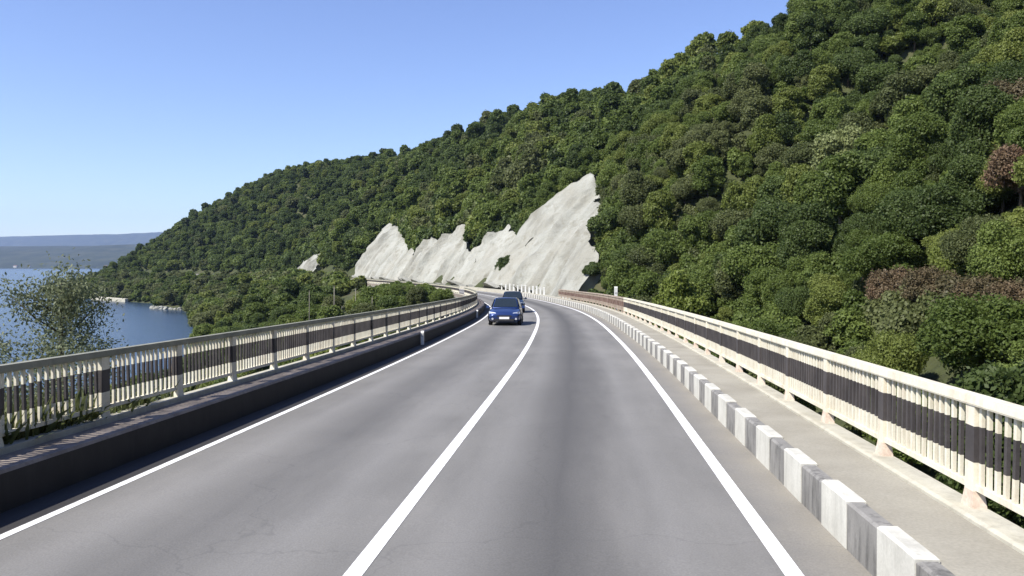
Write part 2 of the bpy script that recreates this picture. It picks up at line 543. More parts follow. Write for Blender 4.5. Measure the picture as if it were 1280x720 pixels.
def strip(name, n0, n1, dz, mats, s0=None, s1=None, cols=2, step=None):
    s = S_ARR if s0 is None else np.arange(s0, s1 + 1e-6, step or 1.0)
    ns = np.linspace(n0, n1, cols)
    V = np.concatenate([at(s, n, dz) for n in ns])
    uv = np.concatenate([np.stack([np.full_like(s, n), s], -1) for n in ns])
    k = len(s)
    F = np.array([(j * k + i, (j + 1) * k + i, (j + 1) * k + i + 1, j * k + i + 1) for j in range(cols - 1) for i in range(k - 1)])
    return np_mesh(name, V, F, mats, uv=uv)

def sweep(name, prof, mats, s, mi=None, cap=True):
    """closed cross-section [(n, dz)...] drawn along the road"""
    s = np.asarray(s, float); k = len(prof)
    V = np.stack([at(s, n, dz) for n, dz in prof], 1).reshape(-1, 3)
    F = []; m = []
    for i in range(len(s) - 1):
        for j in range(k):
            j2 = (j + 1) % k
            F.append((i * k + j, i * k + j2, (i + 1) * k + j2, (i + 1) * k + j)); m.append(mi[j] if mi else 0)
    me = bpy.data.meshes.new(name)
    fs = [list(f) for f in F]
    if cap:
        fs += [list(range(k - 1, -1, -1)), [(len(s) - 1) * k + j for j in range(k)]]; m += [0, 0]
    me.from_pydata([tuple(v) for v in V], [], fs)
    for q in mats: me.materials.append(q)
    me.polygons.foreach_set('material_index', m)
    me.update()
    return me

N_LK, N_RK = -3.94, 4.05         # kerb faces
N_LR, N_RR = -4.62, 5.05         # railing lines
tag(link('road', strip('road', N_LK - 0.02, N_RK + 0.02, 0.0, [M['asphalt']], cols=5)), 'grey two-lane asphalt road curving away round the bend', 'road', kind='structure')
tag(link('road_deck', sweep('road_deck', [(-4.74, -0.03), (5.13, -0.03), (5.13, -0.45), (3.2, -1.05), (-2.6, -1.05), (-4.74, -0.45)], [M['deck']], S_ARR)),
    'concrete deck slab under the road', 'deck', kind='structure')
for nm, c, w in (('edge_line', -3.40, 0.10), ('centre_line', 0.0, 0.15), ('edge_line', 3.44, 0.15)):
    lab = {-3.40: 'thin white edge line beside the black kerb', 0.0: 'solid white centre line of the road', 3.44: 'white edge line beside the chequered kerb'}[c]
    tag(link(nm, strip(nm, c - w / 2, c + w / 2, 0.004, [M['line']])), lab, 'road marking', kind='structure')

# left kerb: black painted upstand with a dusty ledge behind
KH = 0.42
s_long = S_ARR[S_ARR <= 330]
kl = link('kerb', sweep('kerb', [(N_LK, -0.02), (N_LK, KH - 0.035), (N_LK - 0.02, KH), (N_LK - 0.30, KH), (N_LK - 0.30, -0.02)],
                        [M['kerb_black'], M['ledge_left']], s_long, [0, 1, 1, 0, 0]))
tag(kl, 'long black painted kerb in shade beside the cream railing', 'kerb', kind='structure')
lw = link('walkway', sweep('walkway', [(N_LK - 0.302, 0.0), (N_LK - 0.302, KH - 0.035), (-4.68, KH - 0.02), (-4.68, -0.02)], [M['ledge_left']], s_long))
tag(lw, 'narrow reddish dusty ledge under the railing along the river side', 'walkway', kind='structure')
le = link('edge_beam', sweep('edge_beam', [(-4.52, KH - 0.05), (-4.52, KH + 0.05), (-4.69, KH + 0.05), (-4.69, KH - 0.05)], [M['ledge']], s_long))
le.parent = lw

# right: walkway and chequered kerb of single blocks
rw = link('walkway', sweep('walkway', [(N_RK + 0.158, 0.0), (N_RK + 0.158, KH - 0.035), (4.86, KH - 0.03), (4.86, 0.0)], [M['walk']], s_long))
tag(rw, 'grey concrete walkway between the chequered kerb and the railing', 'walkway', kind='structure')
re_ = link('edge_beam', sweep('edge_beam', [(4.862, 0.0), (4.862, KH - 0.005), (4.90, KH + 0.01), (5.12, KH + 0.01), (5.12, -0.4), (4.9, -0.4)], [M['ledge']], s_long))
re_.parent = rw
BL = 0.72
kr = empty('kerb', tuple(at(4.2, N_RK, 0.0)))
tag(kr, 'chequered kerb of alternating white and worn dark blocks', 'kerb', kind='structure')
kerb_meshes = {}
for key in ('kerb_white', 'kerb_dark'):
    for v in range(3):
        b = MB(); w = 0.155 + (0.012 if key == 'kerb_white' else 0.0); h = KH + (0.012 if key == 'kerb_white' else -0.004 - 0.006 * v)
        b.box((0, 0, h / 2 - 0.03), (w, BL - 0.012, h + 0.06), bev=0.022)
        kerb_meshes[key, v] = b.mesh('kerb_block', [M[key]])
n_blocks = 150
s_face = 6.32
for i in range(-4, n_blocks):
    # block borders as in the picture: white from the camera up to s = 6.32, dark beyond it, then in turn
    sc_ = s_face + (i + 0.5) * BL
    if sc_ > 108: break
    key = 'kerb_dark' if i % 2 == 0 else 'kerb_white'
    tx, ty = tangent(sc_)
    j = 0.006 * math.sin(i * 12.9898)
    p = at(sc_, N_RK + 0.078 + j, 0.0)
    o = link('kerb_block', kerb_meshes[key, i % 3], kr)
    o.location = Vector(p) - kr.location
    o.rotation_euler = (-0.0209 if sc_ < 75 else -0.008, 0, math.atan2(-tx, ty) + 0.004 * math.sin(i * 7.7))
far_k = link('kerb_run', sweep('kerb_run', [(N_RK, -0.02), (N_RK, KH), (N_RK + 0.155, KH), (N_RK + 0.155, -0.02)], [M['ledge']], np.arange(108.4, 330, 3.0)), kr)
far_k.location = -kr.location

# ------------------------------------------------------------------ railings
def picket_mesh(mA, mB, wid=0.042, dep=0.030):
    b = MB()
    for z0, z1, mi in ((0.20, 0.39, 0), (0.39, 0.69, 1), (0.69, 0.88, 0)):
        x, y = dep / 2, wid / 2
        v = [(-x, -y, z0), (x, -y, z0), (x, y, z0), (-x, y, z0), (-x, -y, z1), (x, -y, z1), (x, y, z1), (-x, y, z1)]
        b.add(v, [(0, 1, 5, 4), (1, 2, 6, 5), (2, 3, 7, 6), (3, 0, 4, 7)], mi)
    return b.mesh('picket', [mA, mB])

def post_mesh(mA, mB, mF):
    b = MB()
    b.add([(-.065, -.11, -.04), (.065, -.11, -.04), (.065, .11, -.04), (-.065, .11, -.04), (-.045, -.075, .15), (.045, -.075, .15), (.045, .075, .15), (-.045, .075, .15)],
          [(0, 1, 5, 4), (1, 2, 6, 5), (2, 3, 7, 6), (3, 0, 4, 7), (4, 5, 6, 7)], 2)
    for z0, z1, mi in ((0.15, 0.39, 0), (0.39, 0.69, 1), (0.69, 0.865, 0)):
        x, y = 0.045, 0.075
        v = [(-x, -y, z0), (x, -y, z0), (x, y, z0), (-x, y, z0), (-x, -y, z1), (x, -y, z1), (x, y, z1), (-x, y, z1)]
        b.add(v, [(0, 1, 5, 4), (1, 2, 6, 5), (2, 3, 7, 6), (3, 0, 4, 7)], mi)
    return b.mesh('post', [mA, mB, mF])

def railing(label, n, s0, s1, post0, top_m, mA, mB, mF, max_parts=300, spacing=0.125, vis_from=5.0, group=None, fine=True):
    root = empty('railing', tuple(at(s0, n, KH)))
    tag(root, label, 'railing', group)
    L = root.location
    s = np.arange(s0, s1 + 0.01, 1.0 if fine else 2.0)
    def put(name, me):
        o = link(name, me, root); o.location = -L
        return o
    z = KH
    put('top_rail', sweep('top_rail', [(n - .055, z + .86), (n + .055, z + .86), (n + .06, z + .875), (n + .055, z + .945), (n - .055, z + .945), (n - .06, z + .875)], [top_m], s))
    put('bottom_rail', sweep('bottom_rail', [(n - .028, z + .155), (n + .028, z + .155), (n + .028, z + .205), (n - .028, z + .205)], [mA], s))
    pm = post_mesh(mA, mB, mF); km = picket_mesh(mA, mB)
    ps = np.arange(post0, s1, 2.0); ps = ps[ps > s0]
    def place(o, q, tilt=0.0):
        p = at(q, n, z); tx, ty = tangent(q)
        o.location = Vector(p) - L
        o.rotation_euler = (tilt, 0, math.atan2(-tx, ty))
    for q in ps:
        place(link('post', pm, root), float(q))
    ks = []
    for a in np.concatenate([[ps[0] - 2.0], ps]):
        for j in range(1, 16):
            q = a + j * spacing
            if s0 < q < s1: ks.append(float(q))
    ks.sort()
    seen = [q for q in ks if q >= vis_from]
    parts = set(seen[:max_parts])
    rest = [q for q in ks if q not in parts]
    for q in sorted(parts):
        place(link('picket', km, root), q, 0.022 * math.sin(q * 91.7))
    if rest:
        rv = np.array([v.co for v in km.vertices]); rf = np.array([list(p.vertices) for p in km.polygons]); rm = np.array([p.material_index for p in km.polygons])
        V = []; F = []; Mi = []
        for q in rest:
            p = at(q, n, z); tx, ty = tangent(q)
            v = rv.copy(); X = v[:, 0] * ty + v[:, 1] * tx; Y = -v[:, 0] * tx + v[:, 1] * ty
            V.append(np.stack([X + p[0] - L.x, Y + p[1] - L.y, v[:, 2] + p[2] - L.z], -1)); F.append(rf + len(F) * len(rv)); Mi.append(rm)
        o = link('picket_run', np_mesh('picket_run', np.concatenate(V), np.concatenate(F), [mA, mB], np.concatenate(Mi)), root)
        o['kind'] = 'stuff'
    return root

bpy.context.view_layer.update()
railing('cream and black picket railing beside the black kerb on the river side', N_LR, 2.0, 98.0, 8.15, M['greyrail'], M['cream'], M['black'], M['cream'], vis_from=7.2)
railing('cream and black picket railing along the grey walkway at the hill side', N_RR, 2.0, 47.0, 6.95, M['cream'], M['cream'], M['black'], M['footrust'], vis_from=5.6)
railing('rusty brown unpainted picket railing continuing beyond the cream one towards the bend', N_RR, 47.2, 88.0, 48.2, M['rustpale'], M['rustpale'], M['rust'], M['rustpale'])
railing('far stretch of cream and black railing past the bend, behind the shrubs', N_LR, 104.0, 190.0, 104.5, M['greyrail'], M['cream'], M['black'], M['cream'], max_parts=0, fine=False)

# ------------------------------------------------------------------ pale rock faces at the bend
t = NT('pale_rock')
_w = t.world()
uvn = t.new('ShaderNodeUVMap'); uvn.uv_map = 'UVMap'
mp = t.new('ShaderNodeMapping'); mp.inputs['Scale'].default_value = (0.22, 0.06, 1); mp.inputs['Rotation'].default_value = (0, 0, R(6)); t.l.new(uvn.outputs['UV'], mp.inputs['Vector'])
stri = t.noise(mp.outputs['Vector'], 1.0, 7, 0.62)
_c = t.ramp(stri, [(0.30, (0.135, 0.133, 0.112)), (0.47, (0.262, 0.264, 0.232)), (0.68, (0.335, 0.337, 0.302))])
_c = t.mix(0.4, _c, t.ramp(t.noise(_w, 0.22, 5), [(0.35, (0.72, 0.66, 0.58)), (0.6, (1.0, 1.0, 1.0))]), 'MULTIPLY')
_c = t.mix(t.math('MULTIPLY', t.ramp(t.noise(_w, 0.55, 6, 0.65), [(0.55, 0.0), (0.70, 1.0)]), 0.65), _c, (0.16, 0.15, 0.115))
t.color(_c); t.set(Roughness=0.95); t.bump(t.noise(_w, 1.6, 7, 0.7), 0.8, 0.35)
M['rock'] = t.m
t = NT('bare_brown_earth')
_w = t.world()
_c = t.ramp(t.noise(_w, 0.5, 6), [(0.3, (0.13, 0.095, 0.068)), (0.7, (0.27, 0.22, 0.17))])
t.color(_c); t.set(Roughness=1.0); t.bump(t.noise(_w, 2.0, 6), 0.6, 0.2)
M['earth'] = t.m

CLIFFS = [
    ('tallest pale grey cliff face rising to a sharp peak above the bend', 95.5,
     [(0, 10.0), (.03, 12.6), (.16, 13.6), (.22, 14.9), (.42, 17.8), (.60, 20.3), (.84, 23.8), (.95, 25.6), (1.0, 25.9)],
     [(6.6, 131.5), (10.1, 132.2), (15, 134.3), (18.2, 134.2), (26, 132.4)], 21),
    ('low notched pale cliff face between two higher ones', 129,
     [(0, 14.2), (.25, 15.4), (.42, 14.4), (.62, 16.1), (.86, 16.9), (.93, 15.5), (1, 13.2)],
     [(6.6, 152.5), (12, 154.5), (17, 153.5)], 22),
    ('pale cliff face with a pointed top, second from the far end', 151,
     [(0, 11.2), (.10, 12.2), (.25, 13.8), (.46, 17.2), (.64, 19.3), (.72, 19.0), (.80, 16.0), (.93, 15.9), (1, 14.0)],
     [(6.6, 188.5), (10, 190.5), (13.6, 193.5), (20, 191)], 23),
    ('rounded pale cliff face standing farthest along the bend', 190,
     [(0, 11.5), (.04, 12.2), (.22, 13.9), (.42, 16.6), (.62, 19.2), (.82, 21.7), (.97, 22.3), (1, 21.6)],
     [(6.6, 228), (8.4, 230), (11.7, 236.5), (16, 241), (22.3, 245)], 24),
    ('small distant pale rock face among the trees beyond the big cliffs', 281,
     [(0, 9.6), (.2, 11.2), (.5, 14.4), (.62, 14.2), (.8, 12.2), (1, 10.6)],
     [(6.6, 298), (9, 300.5), (14.5, 297)], 25),
]
CLIFFS.append(('bare red-brown earth bank at the near end of the tallest cliff', 93.6, [(0, 8.4), (.4, 9.6), (.8, 10.8), (1, 11.0)], [(6.6, 96.8), (13, 97.2)], 26))
CLIFF_TOPS = []
for lab, sa, tops, right_edge, seed in CLIFFS:
    NU, NV = 160, 60
    U, T = np.meshgrid(np.linspace(0, 1, NU), np.linspace(0, 1, NV))
    nb = 6.6
    topn = np.interp(U, [p[0] for p in tops], [p[1] for p in tops])
    topn = topn + 0.85 * fbm(U * 17, U * 0 + seed, seed, 4) * ss(0, .06, U) 
    Nn = nb + (topn - nb) * T
    smax = np.interp(Nn, [p[0] for p in right_edge], [p[1] for p in right_edge]) + 0.5 * vnoise(Nn * 0.9, Nn * 0 + seed, seed)
    Sx = sa + (smax - sa) * U
    P = at(Sx.ravel(), Nn.ravel()).reshape(NV, NU, 3)
    P[..., 2] = land_sn(Sx, Nn, P[..., 0], P[..., 1])
    tx, ty = tangent(Sx)
    nx, ny, nz = -ty * 0.77, tx * 0.77, np.full_like(tx, 0.64)          # out of the slope
    q = Sx - 0.30 * (Nn - nb)
    rid = 1.15 * fbm(q * 0.16, Nn * 0.05, seed, 3) + 0.62 * np.abs(fbm(q * 0.3, Nn * 0.07, seed + 5, 3)) + 0.26 * fbm(Sx * 1.3, Nn * 1.0, seed + 9, 4)
    rib = 1 - np.abs(vnoise(q * 0.23 + 0.5 * vnoise(Nn * 0.3, q * 0.1, seed), Nn * 0.03, seed + 31))          # sharp ribs down the dip
    ledge = np.round(2.2 * fbm(Nn * 0.35 + q * 0.12, q * 0.10, seed + 40, 3)) / 2.2                        # broken ledges
    rid = rid + 1.5 * rib ** 2 - 0.7 + 0.38 * ledge
    proud = 0.95 + 1.1 * U ** 2 + rid
    if seed == 26: proud = 0.30 + 0.25 * fbm(Sx * 0.8, Nn * 0.8, 5, 3)
    P += np.stack([nx, ny, nz], -1) * proud[..., None]
    # skirt: the border runs back into the hill so the slab has thickness
    back = P.copy() - np.stack([nx, ny, nz], -1) * 3.2
    idx = np.arange(NV * NU).reshape(NV, NU)
    ring = np.concatenate([idx[0, :], idx[1:, -1], idx[-1, -2::-1], idx[-2:0:-1, 0]])
    V = np.concatenate([P.reshape(-1, 3), back.reshape(-1, 3)[ring]])
    F = np.stack([idx[:-1, :-1], idx[:-1, 1:], idx[1:, 1:], idx[1:, :-1]], -1).reshape(-1, 4)
    o0 = NV * NU; k = len(ring)
    sk = np.array([(ring[i], o0 + i, o0 + (i + 1) % k, ring[(i + 1) % k]) for i in range(k)])
    uv = np.concatenate([np.stack([q.ravel(), Nn.ravel() * 1.3], -1), np.stack([q.ravel()[ring], Nn.ravel()[ring] * 1.3 + 2], -1)])
    me = np_mesh('cliff', V, np.concatenate([F[:, ::-1], sk]), [M['earth'] if seed == 26 else M['rock']], smooth=False, uv=uv)
    if seed == 26: tag(link('earth_bank', me), lab, 'earth bank', kind='structure')
    else: tag(link('cliff', me), lab, 'cliff', kind='structure')
    for u in np.linspace(0, 1, 60):
        n_t = float(np.interp(u, [p[0] for p in tops], [p[1] for p in tops]))
        CLIFF_TOPS.append((sa + (float(np.interp(n_t, [p[0] for p in right_edge], [p[1] for p in right_edge])) - sa) * u, n_t))
CLIFF_TOPS.sort()
_cs = np.array([c[0] for c in CLIFF_TOPS]); _cn = np.array([c[1] for c in CLIFF_TOPS])
def cliff_top(s):
    """how far up the slope bare rock reaches (n), 0 where there is none"""
    s = np.asarray(s, float); r = np.zeros_like(s)
    for i in range(len(s)):
        m = np.abs(_cs - s[i]) < 1.4
        if m.any(): r[i] = _cn[m].max()
    return r

# ------------------------------------------------------------------ trees
def leaf_cloud(lobes, count, ll, lw, rng, jit=0.95, down=-0.85, shell=0.5):
    """leaf-shaped faces in the outer shell of many lobes"""
    C0 = np.array([l[0] for l in lobes]); RR = np.array([l[1] for l in lobes])
    area = (RR[:, 0] * RR[:, 2]); pick = rng.choice(len(lobes), int(count * 1.9), p=area / area.sum())
    d = rng.normal(size=(len(pick), 3)); d /= np.linalg.norm(d, axis=1)[:, None]
    d[:, 2] = np.where(d[:, 2] < down, -d[:, 2] * 0.5, d[:, 2]); d /= np.linalg.norm(d, axis=1)[:, None]
    rad = 1 - shell * rng.random(len(pick)) ** 1.6 + 0.13 * rng.normal(size=len(pick))
    P = C0[pick] + d * RR[pick] * rad[:, None]
    inside = np.zeros(len(P), bool)
    for c, r in zip(C0, RR):
        inside |= (((P - c) / r) ** 2).sum(1) < 0.36
    P = P[~inside][:count]; d = d[~inside][:count]
    nrm = d + jit * rng.normal(size=d.shape); nrm[:, 2] += 0.25; nrm /= np.linalg.norm(nrm, axis=1)[:, None]
    a = np.cross(nrm, rng.normal(size=nrm.shape)); a /= np.linalg.norm(a, axis=1)[:, None]
    b = np.cross(nrm, a)
    sc = (0.65 + 0.7 * rng.random(len(P)))[:, None]
    L = ll * sc / 2; W = lw * sc / 2
    V = np.stack([P - a * L, P - b * W + a * L * 0.15 + nrm * L * 0.12, P + a * L, P + b * W + a * L * 0.15 + nrm * L * 0.12], 1).reshape(-1, 3)
    F = np.arange(len(P) * 4).reshape(-1, 4)
    return V, F

def make_lobes(rx, rz, zc, k, rng, lr=(0.22, 0.46)):
    out = [((0, 0, zc), (rx * 0.62, rx * 0.62, rz * 0.66))]
    for i in range(k):
        t = rng.random() * 2 * math.pi; u = rng.random() * 1.85 - 0.92
        u = min(u, 0.97)
        r = math.sqrt(max(0, 1 - u * u)) * (0.58 + 0.24 * rng.random())
        q = rng.uniform(*lr) * rx
        out.append(((rx * r * math.cos(t), rx * r * math.sin(t), zc + rz * 0.66 * u), (q, q, q * rng.uniform(0.75, 1.0))))
    return out

def trunk_mesh(h, zc, rx, r0, rng, limbs=5):
    b = MB()
    bend = rng.normal(size=2) * 0.15
    b.tube([(0, 0, -0.6), (bend[0] * 0.3, bend[1] * 0.3, h * 0.25), (bend[0], bend[1], h * 0.5), (bend[0] * 1.4, bend[1] * 1.4, h * 0.82)], [r0 * 1.25, r0, r0 * 0.75, r0 * 0.25], 7)
    for i in range(limbs):
        t = 2 * math.pi * (i + rng.random() * 0.6) / limbs; z = h * rng.uniform(0.28, 0.55); l = rx * rng.uniform(0.55, 0.85)
        b.tube([(bend[0] * .7, bend[1] * .7, z), (l * .45 * math.cos(t), l * .45 * math.sin(t), z + l * .35), (l * math.cos(t), l * math.sin(t), z + l * .6)], [r0 * .5, r0 * .33, r0 * .12], 5)
    return b.mesh('trunk', [M['bark']], True)

SHAPES = {  # name: crown radius, half height, crown centre, lobes, trunk radius
    'round': (2.9, 2.9, 3.9, 26, 0.17), 'tall': (2.3, 3.8, 4.7, 28, 0.16), 'broad': (3.4, 2.6, 3.7, 30, 0.19), 'shrub': (1.7, 1.35, 1.2, 15, 0.07)}
HUES = ['dark green', 'mid green', 'yellow-green', 'olive green']
fine_crown, near_crown, far_crown, trunks = {}, {}, {}, {}
for si, (nm, (rx, rz, zc, k, r0)) in enumerate(SHAPES.items()):
    rng = np.random.default_rng(40 + si)
    lob = make_lobes(rx, rz, zc, k, rng)
    cnt = {'round': 6400, 'tall': 6800, 'broad': 7600, 'shrub': 2600}[nm]
    Vn, Fn = leaf_cloud(lob, int(cnt * 1.7), 0.28, 0.19, rng)
    Vf, Ff = leaf_cloud(lob, int(cnt * 0.42), 0.56, 0.40, rng)
    Vx, Fx = leaf_cloud(lob, int(cnt * 3.2), 0.205, 0.135, rng)
    trunks[nm] = trunk_mesh(zc + rz * 0.8, zc, rx, r0, rng, 3 if nm == 'shrub' else 5)
    for hi in range(4):
        fine_crown[nm, hi] = np_mesh('crown', Vx, Fx, [M['leaf'][hi]])
        near_crown[nm, hi] = np_mesh('crown', Vn, Fn, [M['leaf'][hi]])
        far_crown[nm, hi] = np_mesh('crown', Vf, Ff, [M['leaf'][hi]])

def view_xy(P):
    """where a point lies in the picture, and how far ahead (used only to rank trees by the size they show)"""
    v = np.asarray(P, float) - np.array([0, 0, CAM_H])
    yw, pt = R(5.084), R(1.661)
    fw = np.array([-math.sin(yw) * math.cos(pt), math.cos(yw) * math.cos(pt), -math.sin(pt)]); rt = np.array([math.cos(yw), math.sin(yw), 0]); up = np.cross(rt, fw)
    w = v @ fw; ws = np.where(np.abs(w) < 1e-3, 1e-3, w)
    return 640 + 1000 * (v @ rt) / ws, 360 - 1000 * (v @ up) / ws, w

# candidate stands on a jittered grid
def stand(x0, x1, y0, y1, sp, seed):
    rng = np.random.default_rng(seed)
    X, Y = np.meshgrid(np.arange(x0, x1, sp), np.arange(y0, y1, sp))
    X = X + (np.arange(X.shape[0]) % 2)[:, None] * sp * 0.5
    return (X + rng.uniform(-.42, .42, X.shape) * sp).ravel(), (Y + rng.uniform(-.42, .42, X.shape) * sp).ravel()

aX, aY = stand(-60, 230, -25, 190, 2.8, 1)
bX, bY = stand(-420, 240, 0, 640, 3.9, 2)
keep_a = np.hypot(aX, aY) < 165
keep_b = np.hypot(bX, bY) >= 165
uX, uY = stand(-110, 200, -20, 260, 2.9, 3)                 # undergrowth: low shrubs
us_, un_ = to_sn(uX, uY)
keep_u = (un_ > np.where(us_ < 82, 6.4, 8.8)) & (un_ < np.where(us_ < 130, 70, 46)) & (us_ > -10) & (np.hypot(uX, uY) < 250)
vX, vY = stand(-420, -60, 190, 560, 4.2, 4)
vs_, vn_ = to_sn(vX, vY)
keep_v = (((vn_ > 8.6) & (vn_ < 20)) | ((vn_ < -6.8) & (vn_ > -70))) & (vs_ > 230)
cX = np.concatenate([aX[keep_a], bX[keep_b], uX[keep_u], vX[keep_v]]); cY = np.concatenate([aY[keep_a], bY[keep_b], uY[keep_u], vY[keep_v]])
_r = np.random.default_rng(8); _es, _en = [], []
for s_, n_ in CLIFF_TOPS:                                     # growth hanging over the rims of the rock
    for d_ in (0.9, 2.3):
        _es.append(s_ + _r.normal() * 0.5); _en.append(n_ + d_ + _r.normal() * 0.35)
for s_ in np.arange(84, 97, 0.9):
    for n_ in np.arange(9.0, 22, 1.6):
        _es.append(s_ + _r.normal() * 0.4); _en.append(n_ + _r.normal() * 0.4)
for s_ in np.arange(112, 300, 1.5):                           # hedge-like scrub between the far road and the river
    for n_ in (-6.3, -8.0, -10.0):
        _es.append(s_ + _r.normal() * 0.5); _en.append(n_ + _r.normal() * 0.35)
_ep = at(np.array(_es), np.array(_en))
cX = np.concatenate([cX, _ep[:, 0]]); cY = np.concatenate([cY, _ep[:, 1]])
n_tree = int(keep_a.sum() + keep_b.sum())
under = np.arange(len(cX)) >= n_tree
cNear = np.hypot(cX, cY) < 165
cS, cN = to_sn(cX, cY)
cZ = land_sn(cS, cN, cX, cY)
rng = np.random.default_rng(5)
base_sc = np.where(cNear, 0.36 + 0.52 * rng.random(len(cX)) ** 1.6, 0.50 + 0.62 * rng.random(len(cX)) ** 1.7)
shp = np.where(under, 3, rng.choice(4, len(cX), p=[0.36, 0.34, 0.22, 0.08]))
base_sc = np.where(under, np.where(cNear, 1.25, 1.45) * base_sc, base_sc)
px, py, dep = view_xy(np.stack([cX, cY, cZ + 4], -1))
ang_ok = (dep > 3) & (px > -260) & (px < 1560)
hill = (cN > np.where(under & (cS < 82), 6.4, 8.8)) & (cS > -25)
ct = np.zeros(len(cX)); m_ = hill & (cS > 92) & (cS < 305); ct[m_] = cliff_top(cS[m_])
crad = np.array([SHAPES[k][0] for k in SHAPES])[shp] * base_sc
hill &= (ct == 0) | (cN > ct + np.where(under, 0.15, 0.35 * crad + 0.2))
hill &= (cN > 9.4) | (under & (cN > np.where(cS < 82, 6.4, 8.8)))
# nothing grows in front of the tall rock face
rpx = crad / np.maximum(dep, 1) * 1000
fr = (cS > 40) & (cS < 97)
fit = (px - 752) / 1000.0 * dep / (crad / base_sc)
base_sc = np.where(hill & fr, np.minimum(base_sc, np.maximum(fit, 0.01)), base_sc)
hill &= ~(fr & (fit < 0.2))
hill &= ~((cS > 232) & (cS < 300) & (cN < 9.6))
hill &= cN < 150
# the crowns nearest to the railing are the young growth at the foot of the slope
base_sc = np.where(hill & (cN < 19) & (cS < 75), base_sc * (0.74 + 0.022 * np.clip(cN - 9, 0, 10)), base_sc)
# room for the russet bushes to show above the growth in front of them
_row = hill & (px > 1095) & (px < 1420) & (cN < 18.2) & (cS < 45)
_top = CAM_H - (354 - 331) / 1000.0 * np.hypot(cX, cY)
base_sc = np.where(_row, np.minimum(base_sc, np.maximum(_top - cZ, 0.3) / np.array([SHAPES[k][2] + SHAPES[k][1] for k in SHAPES])[shp]), base_sc)
hill &= ~(_row & (base_sc < np.where(under, 0.12, 0.22)))
for _x, _y, _d in ((15.0, 39.6, 1.5), (15.3, 36.4, 1.4), (15.3, 33.6, 1.4), (15.1, 31.3, 1.3), (15.2, 29.2, 1.3), (25.0, 80.3, 2.8), (24.2, 77.5, 2.0), (7.3, 62.0, 2.6), (7.0, 59.0, 2.0), (29.6, 58.7, 2.2), (22.0, 42.6, 2.0)):
    hill &= np.hypot(cX - _x, cY - _y) > _d
# bank on the river side
sh_ = shore(cS)
bank = (cN < np.where(under & (cS > 110), -5.6, -6.8)) & (cN > -(sh_ + np.where(under, 0.6, -1.0))) & (cS > 20) & (cZ > WATER_Z - 0.5)
crest = np.interp(px, [-300, 0, 100, 236, 246, 262, 300, 350, 400, 419, 424, 450, 454, 470, 500, 530, 548, 575, 590, 640],
                  [480, 462, 462, 446, 396, 372, 348, 340, 354, 358, 396, 396, 366, 358, 352, 355, 360, 366, 376, 420])
zmax = CAM_H - (crest - 331) / 1000.0 * np.hypot(cX, cY)
hts = np.array([SHAPES[k][2] + SHAPES[k][1] * 0.95 for k in SHAPES])
room = (zmax - cZ)
far_bank = bank & (cS > 175)
near_bank = bank & ~far_bank
base_sc = np.where(far_bank, base_sc * np.where(under, 1.0, np.where(cN > -14, 0.62, 0.9)), base_sc)
lim = np.minimum(base_sc, room / hts[shp])
to_shrub = near_bank & (lim < 0.45)
shp = np.where(to_shrub, 3, shp)
lim = np.minimum(base_sc, room / hts[shp])
base_sc = np.where(near_bank, lim, base_sc)
near_bank &= base_sc > 0.38
# the gap with the bare track between the poles
far_bank &= ~((px > 426) & (px < 447) & (cS < 215))
far_bank &= ~((cS < 330) & (cN > -10.5) & (cS > 185) & (cS < 300) & ~under)
ok = ang_ok & (hill | near_bank | far_bank)
cX, cY, cZ, cS, cN, shp, base_sc, cNear, hill, bank = [a[ok] for a in (cX, cY, cZ, cS, cN, shp, base_sc, cNear, hill, bank)]
hue_n = 0.9 * vnoise(cX / 17.0, cY / 17.0, 77) + 0.5 * rng.normal(size=len(cX))
hue = np.where(hue_n < -0.42, 0, np.where(hue_n < 0.34, 1, np.where(hue_n < 0.72, 2, 3)))
hue = np.where((cS > 250) & (rng.random(len(cX)) < 0.45), np.where(hill, 0, 3), hue)
rotz = rng.uniform(0, 6.283, len(cX)); stretch = np.where(bank, 1.0, rng.uniform(0.9, 1.2, len(cX)))
NAMES = list(SHAPES)

# which of them show most: a coarse depth picture of the crowns
zc_ = np.array([SHAPES[k][2] for k in SHAPES])[shp] * base_sc * stretch
rr_ = np.array([SHAPES[k][0] for k in SHAPES])[shp] * base_sc
ux, uy, ud = view_xy(np.stack([cX, cY, cZ + zc_], -1))
K = 3.2
GWd, GHt = 400, 225
zb_ = np.full((GHt, GWd), 1e9); ib_ = np.full((GHt, GWd), -1)
for i in np.argsort(-ud):
    if ud[i] < 5: continue
    r = max(0.6, rr_[i] * 0.92 / ud[i] * 1000 / K); x, y = ux[i] / K, uy[i] / K
    x0, x1, y0, y1 = int(max(0, x - r)), int(min(GWd - 1, x + r)), int(max(0, y - r)), int(min(GHt - 1, y + r))
    if x0 > x1 or y0 > y1: continue
    yy, xx = np.mgrid[y0:y1 + 1, x0:x1 + 1]
    mk = (xx - x) ** 2 + (yy - y) ** 2 <= r * r + 0.5
    ib_[y0:y1 + 1, x0:x1 + 1][mk] = i
# what the deck and its railings hide does not count
for s_ in np.arange(4, 110, 0.5):
    for n_, h_ in ((N_LR, 1.37), (N_RR, 1.37)):
        qx, qy, qd = view_xy(at(s_, n_, h_))
        if 0 <= qx < 1280 and qd > 1:
            ib_[int(max(0, min(GHt - 1, qy / K))):, int(qx / K)] = -1
cnt_ = np.bincount(ib_[ib_ >= 0], minlength=len(cX))
order = np.argsort(-cnt_)
single = [int(i) for i in order[:286] if cnt_[i] >= 8]
mass = sorted(set(range(len(cX))) - set(single))
print('TREES', len(cX), 'single', len(single), 'smallest', cnt_[single[-1]])

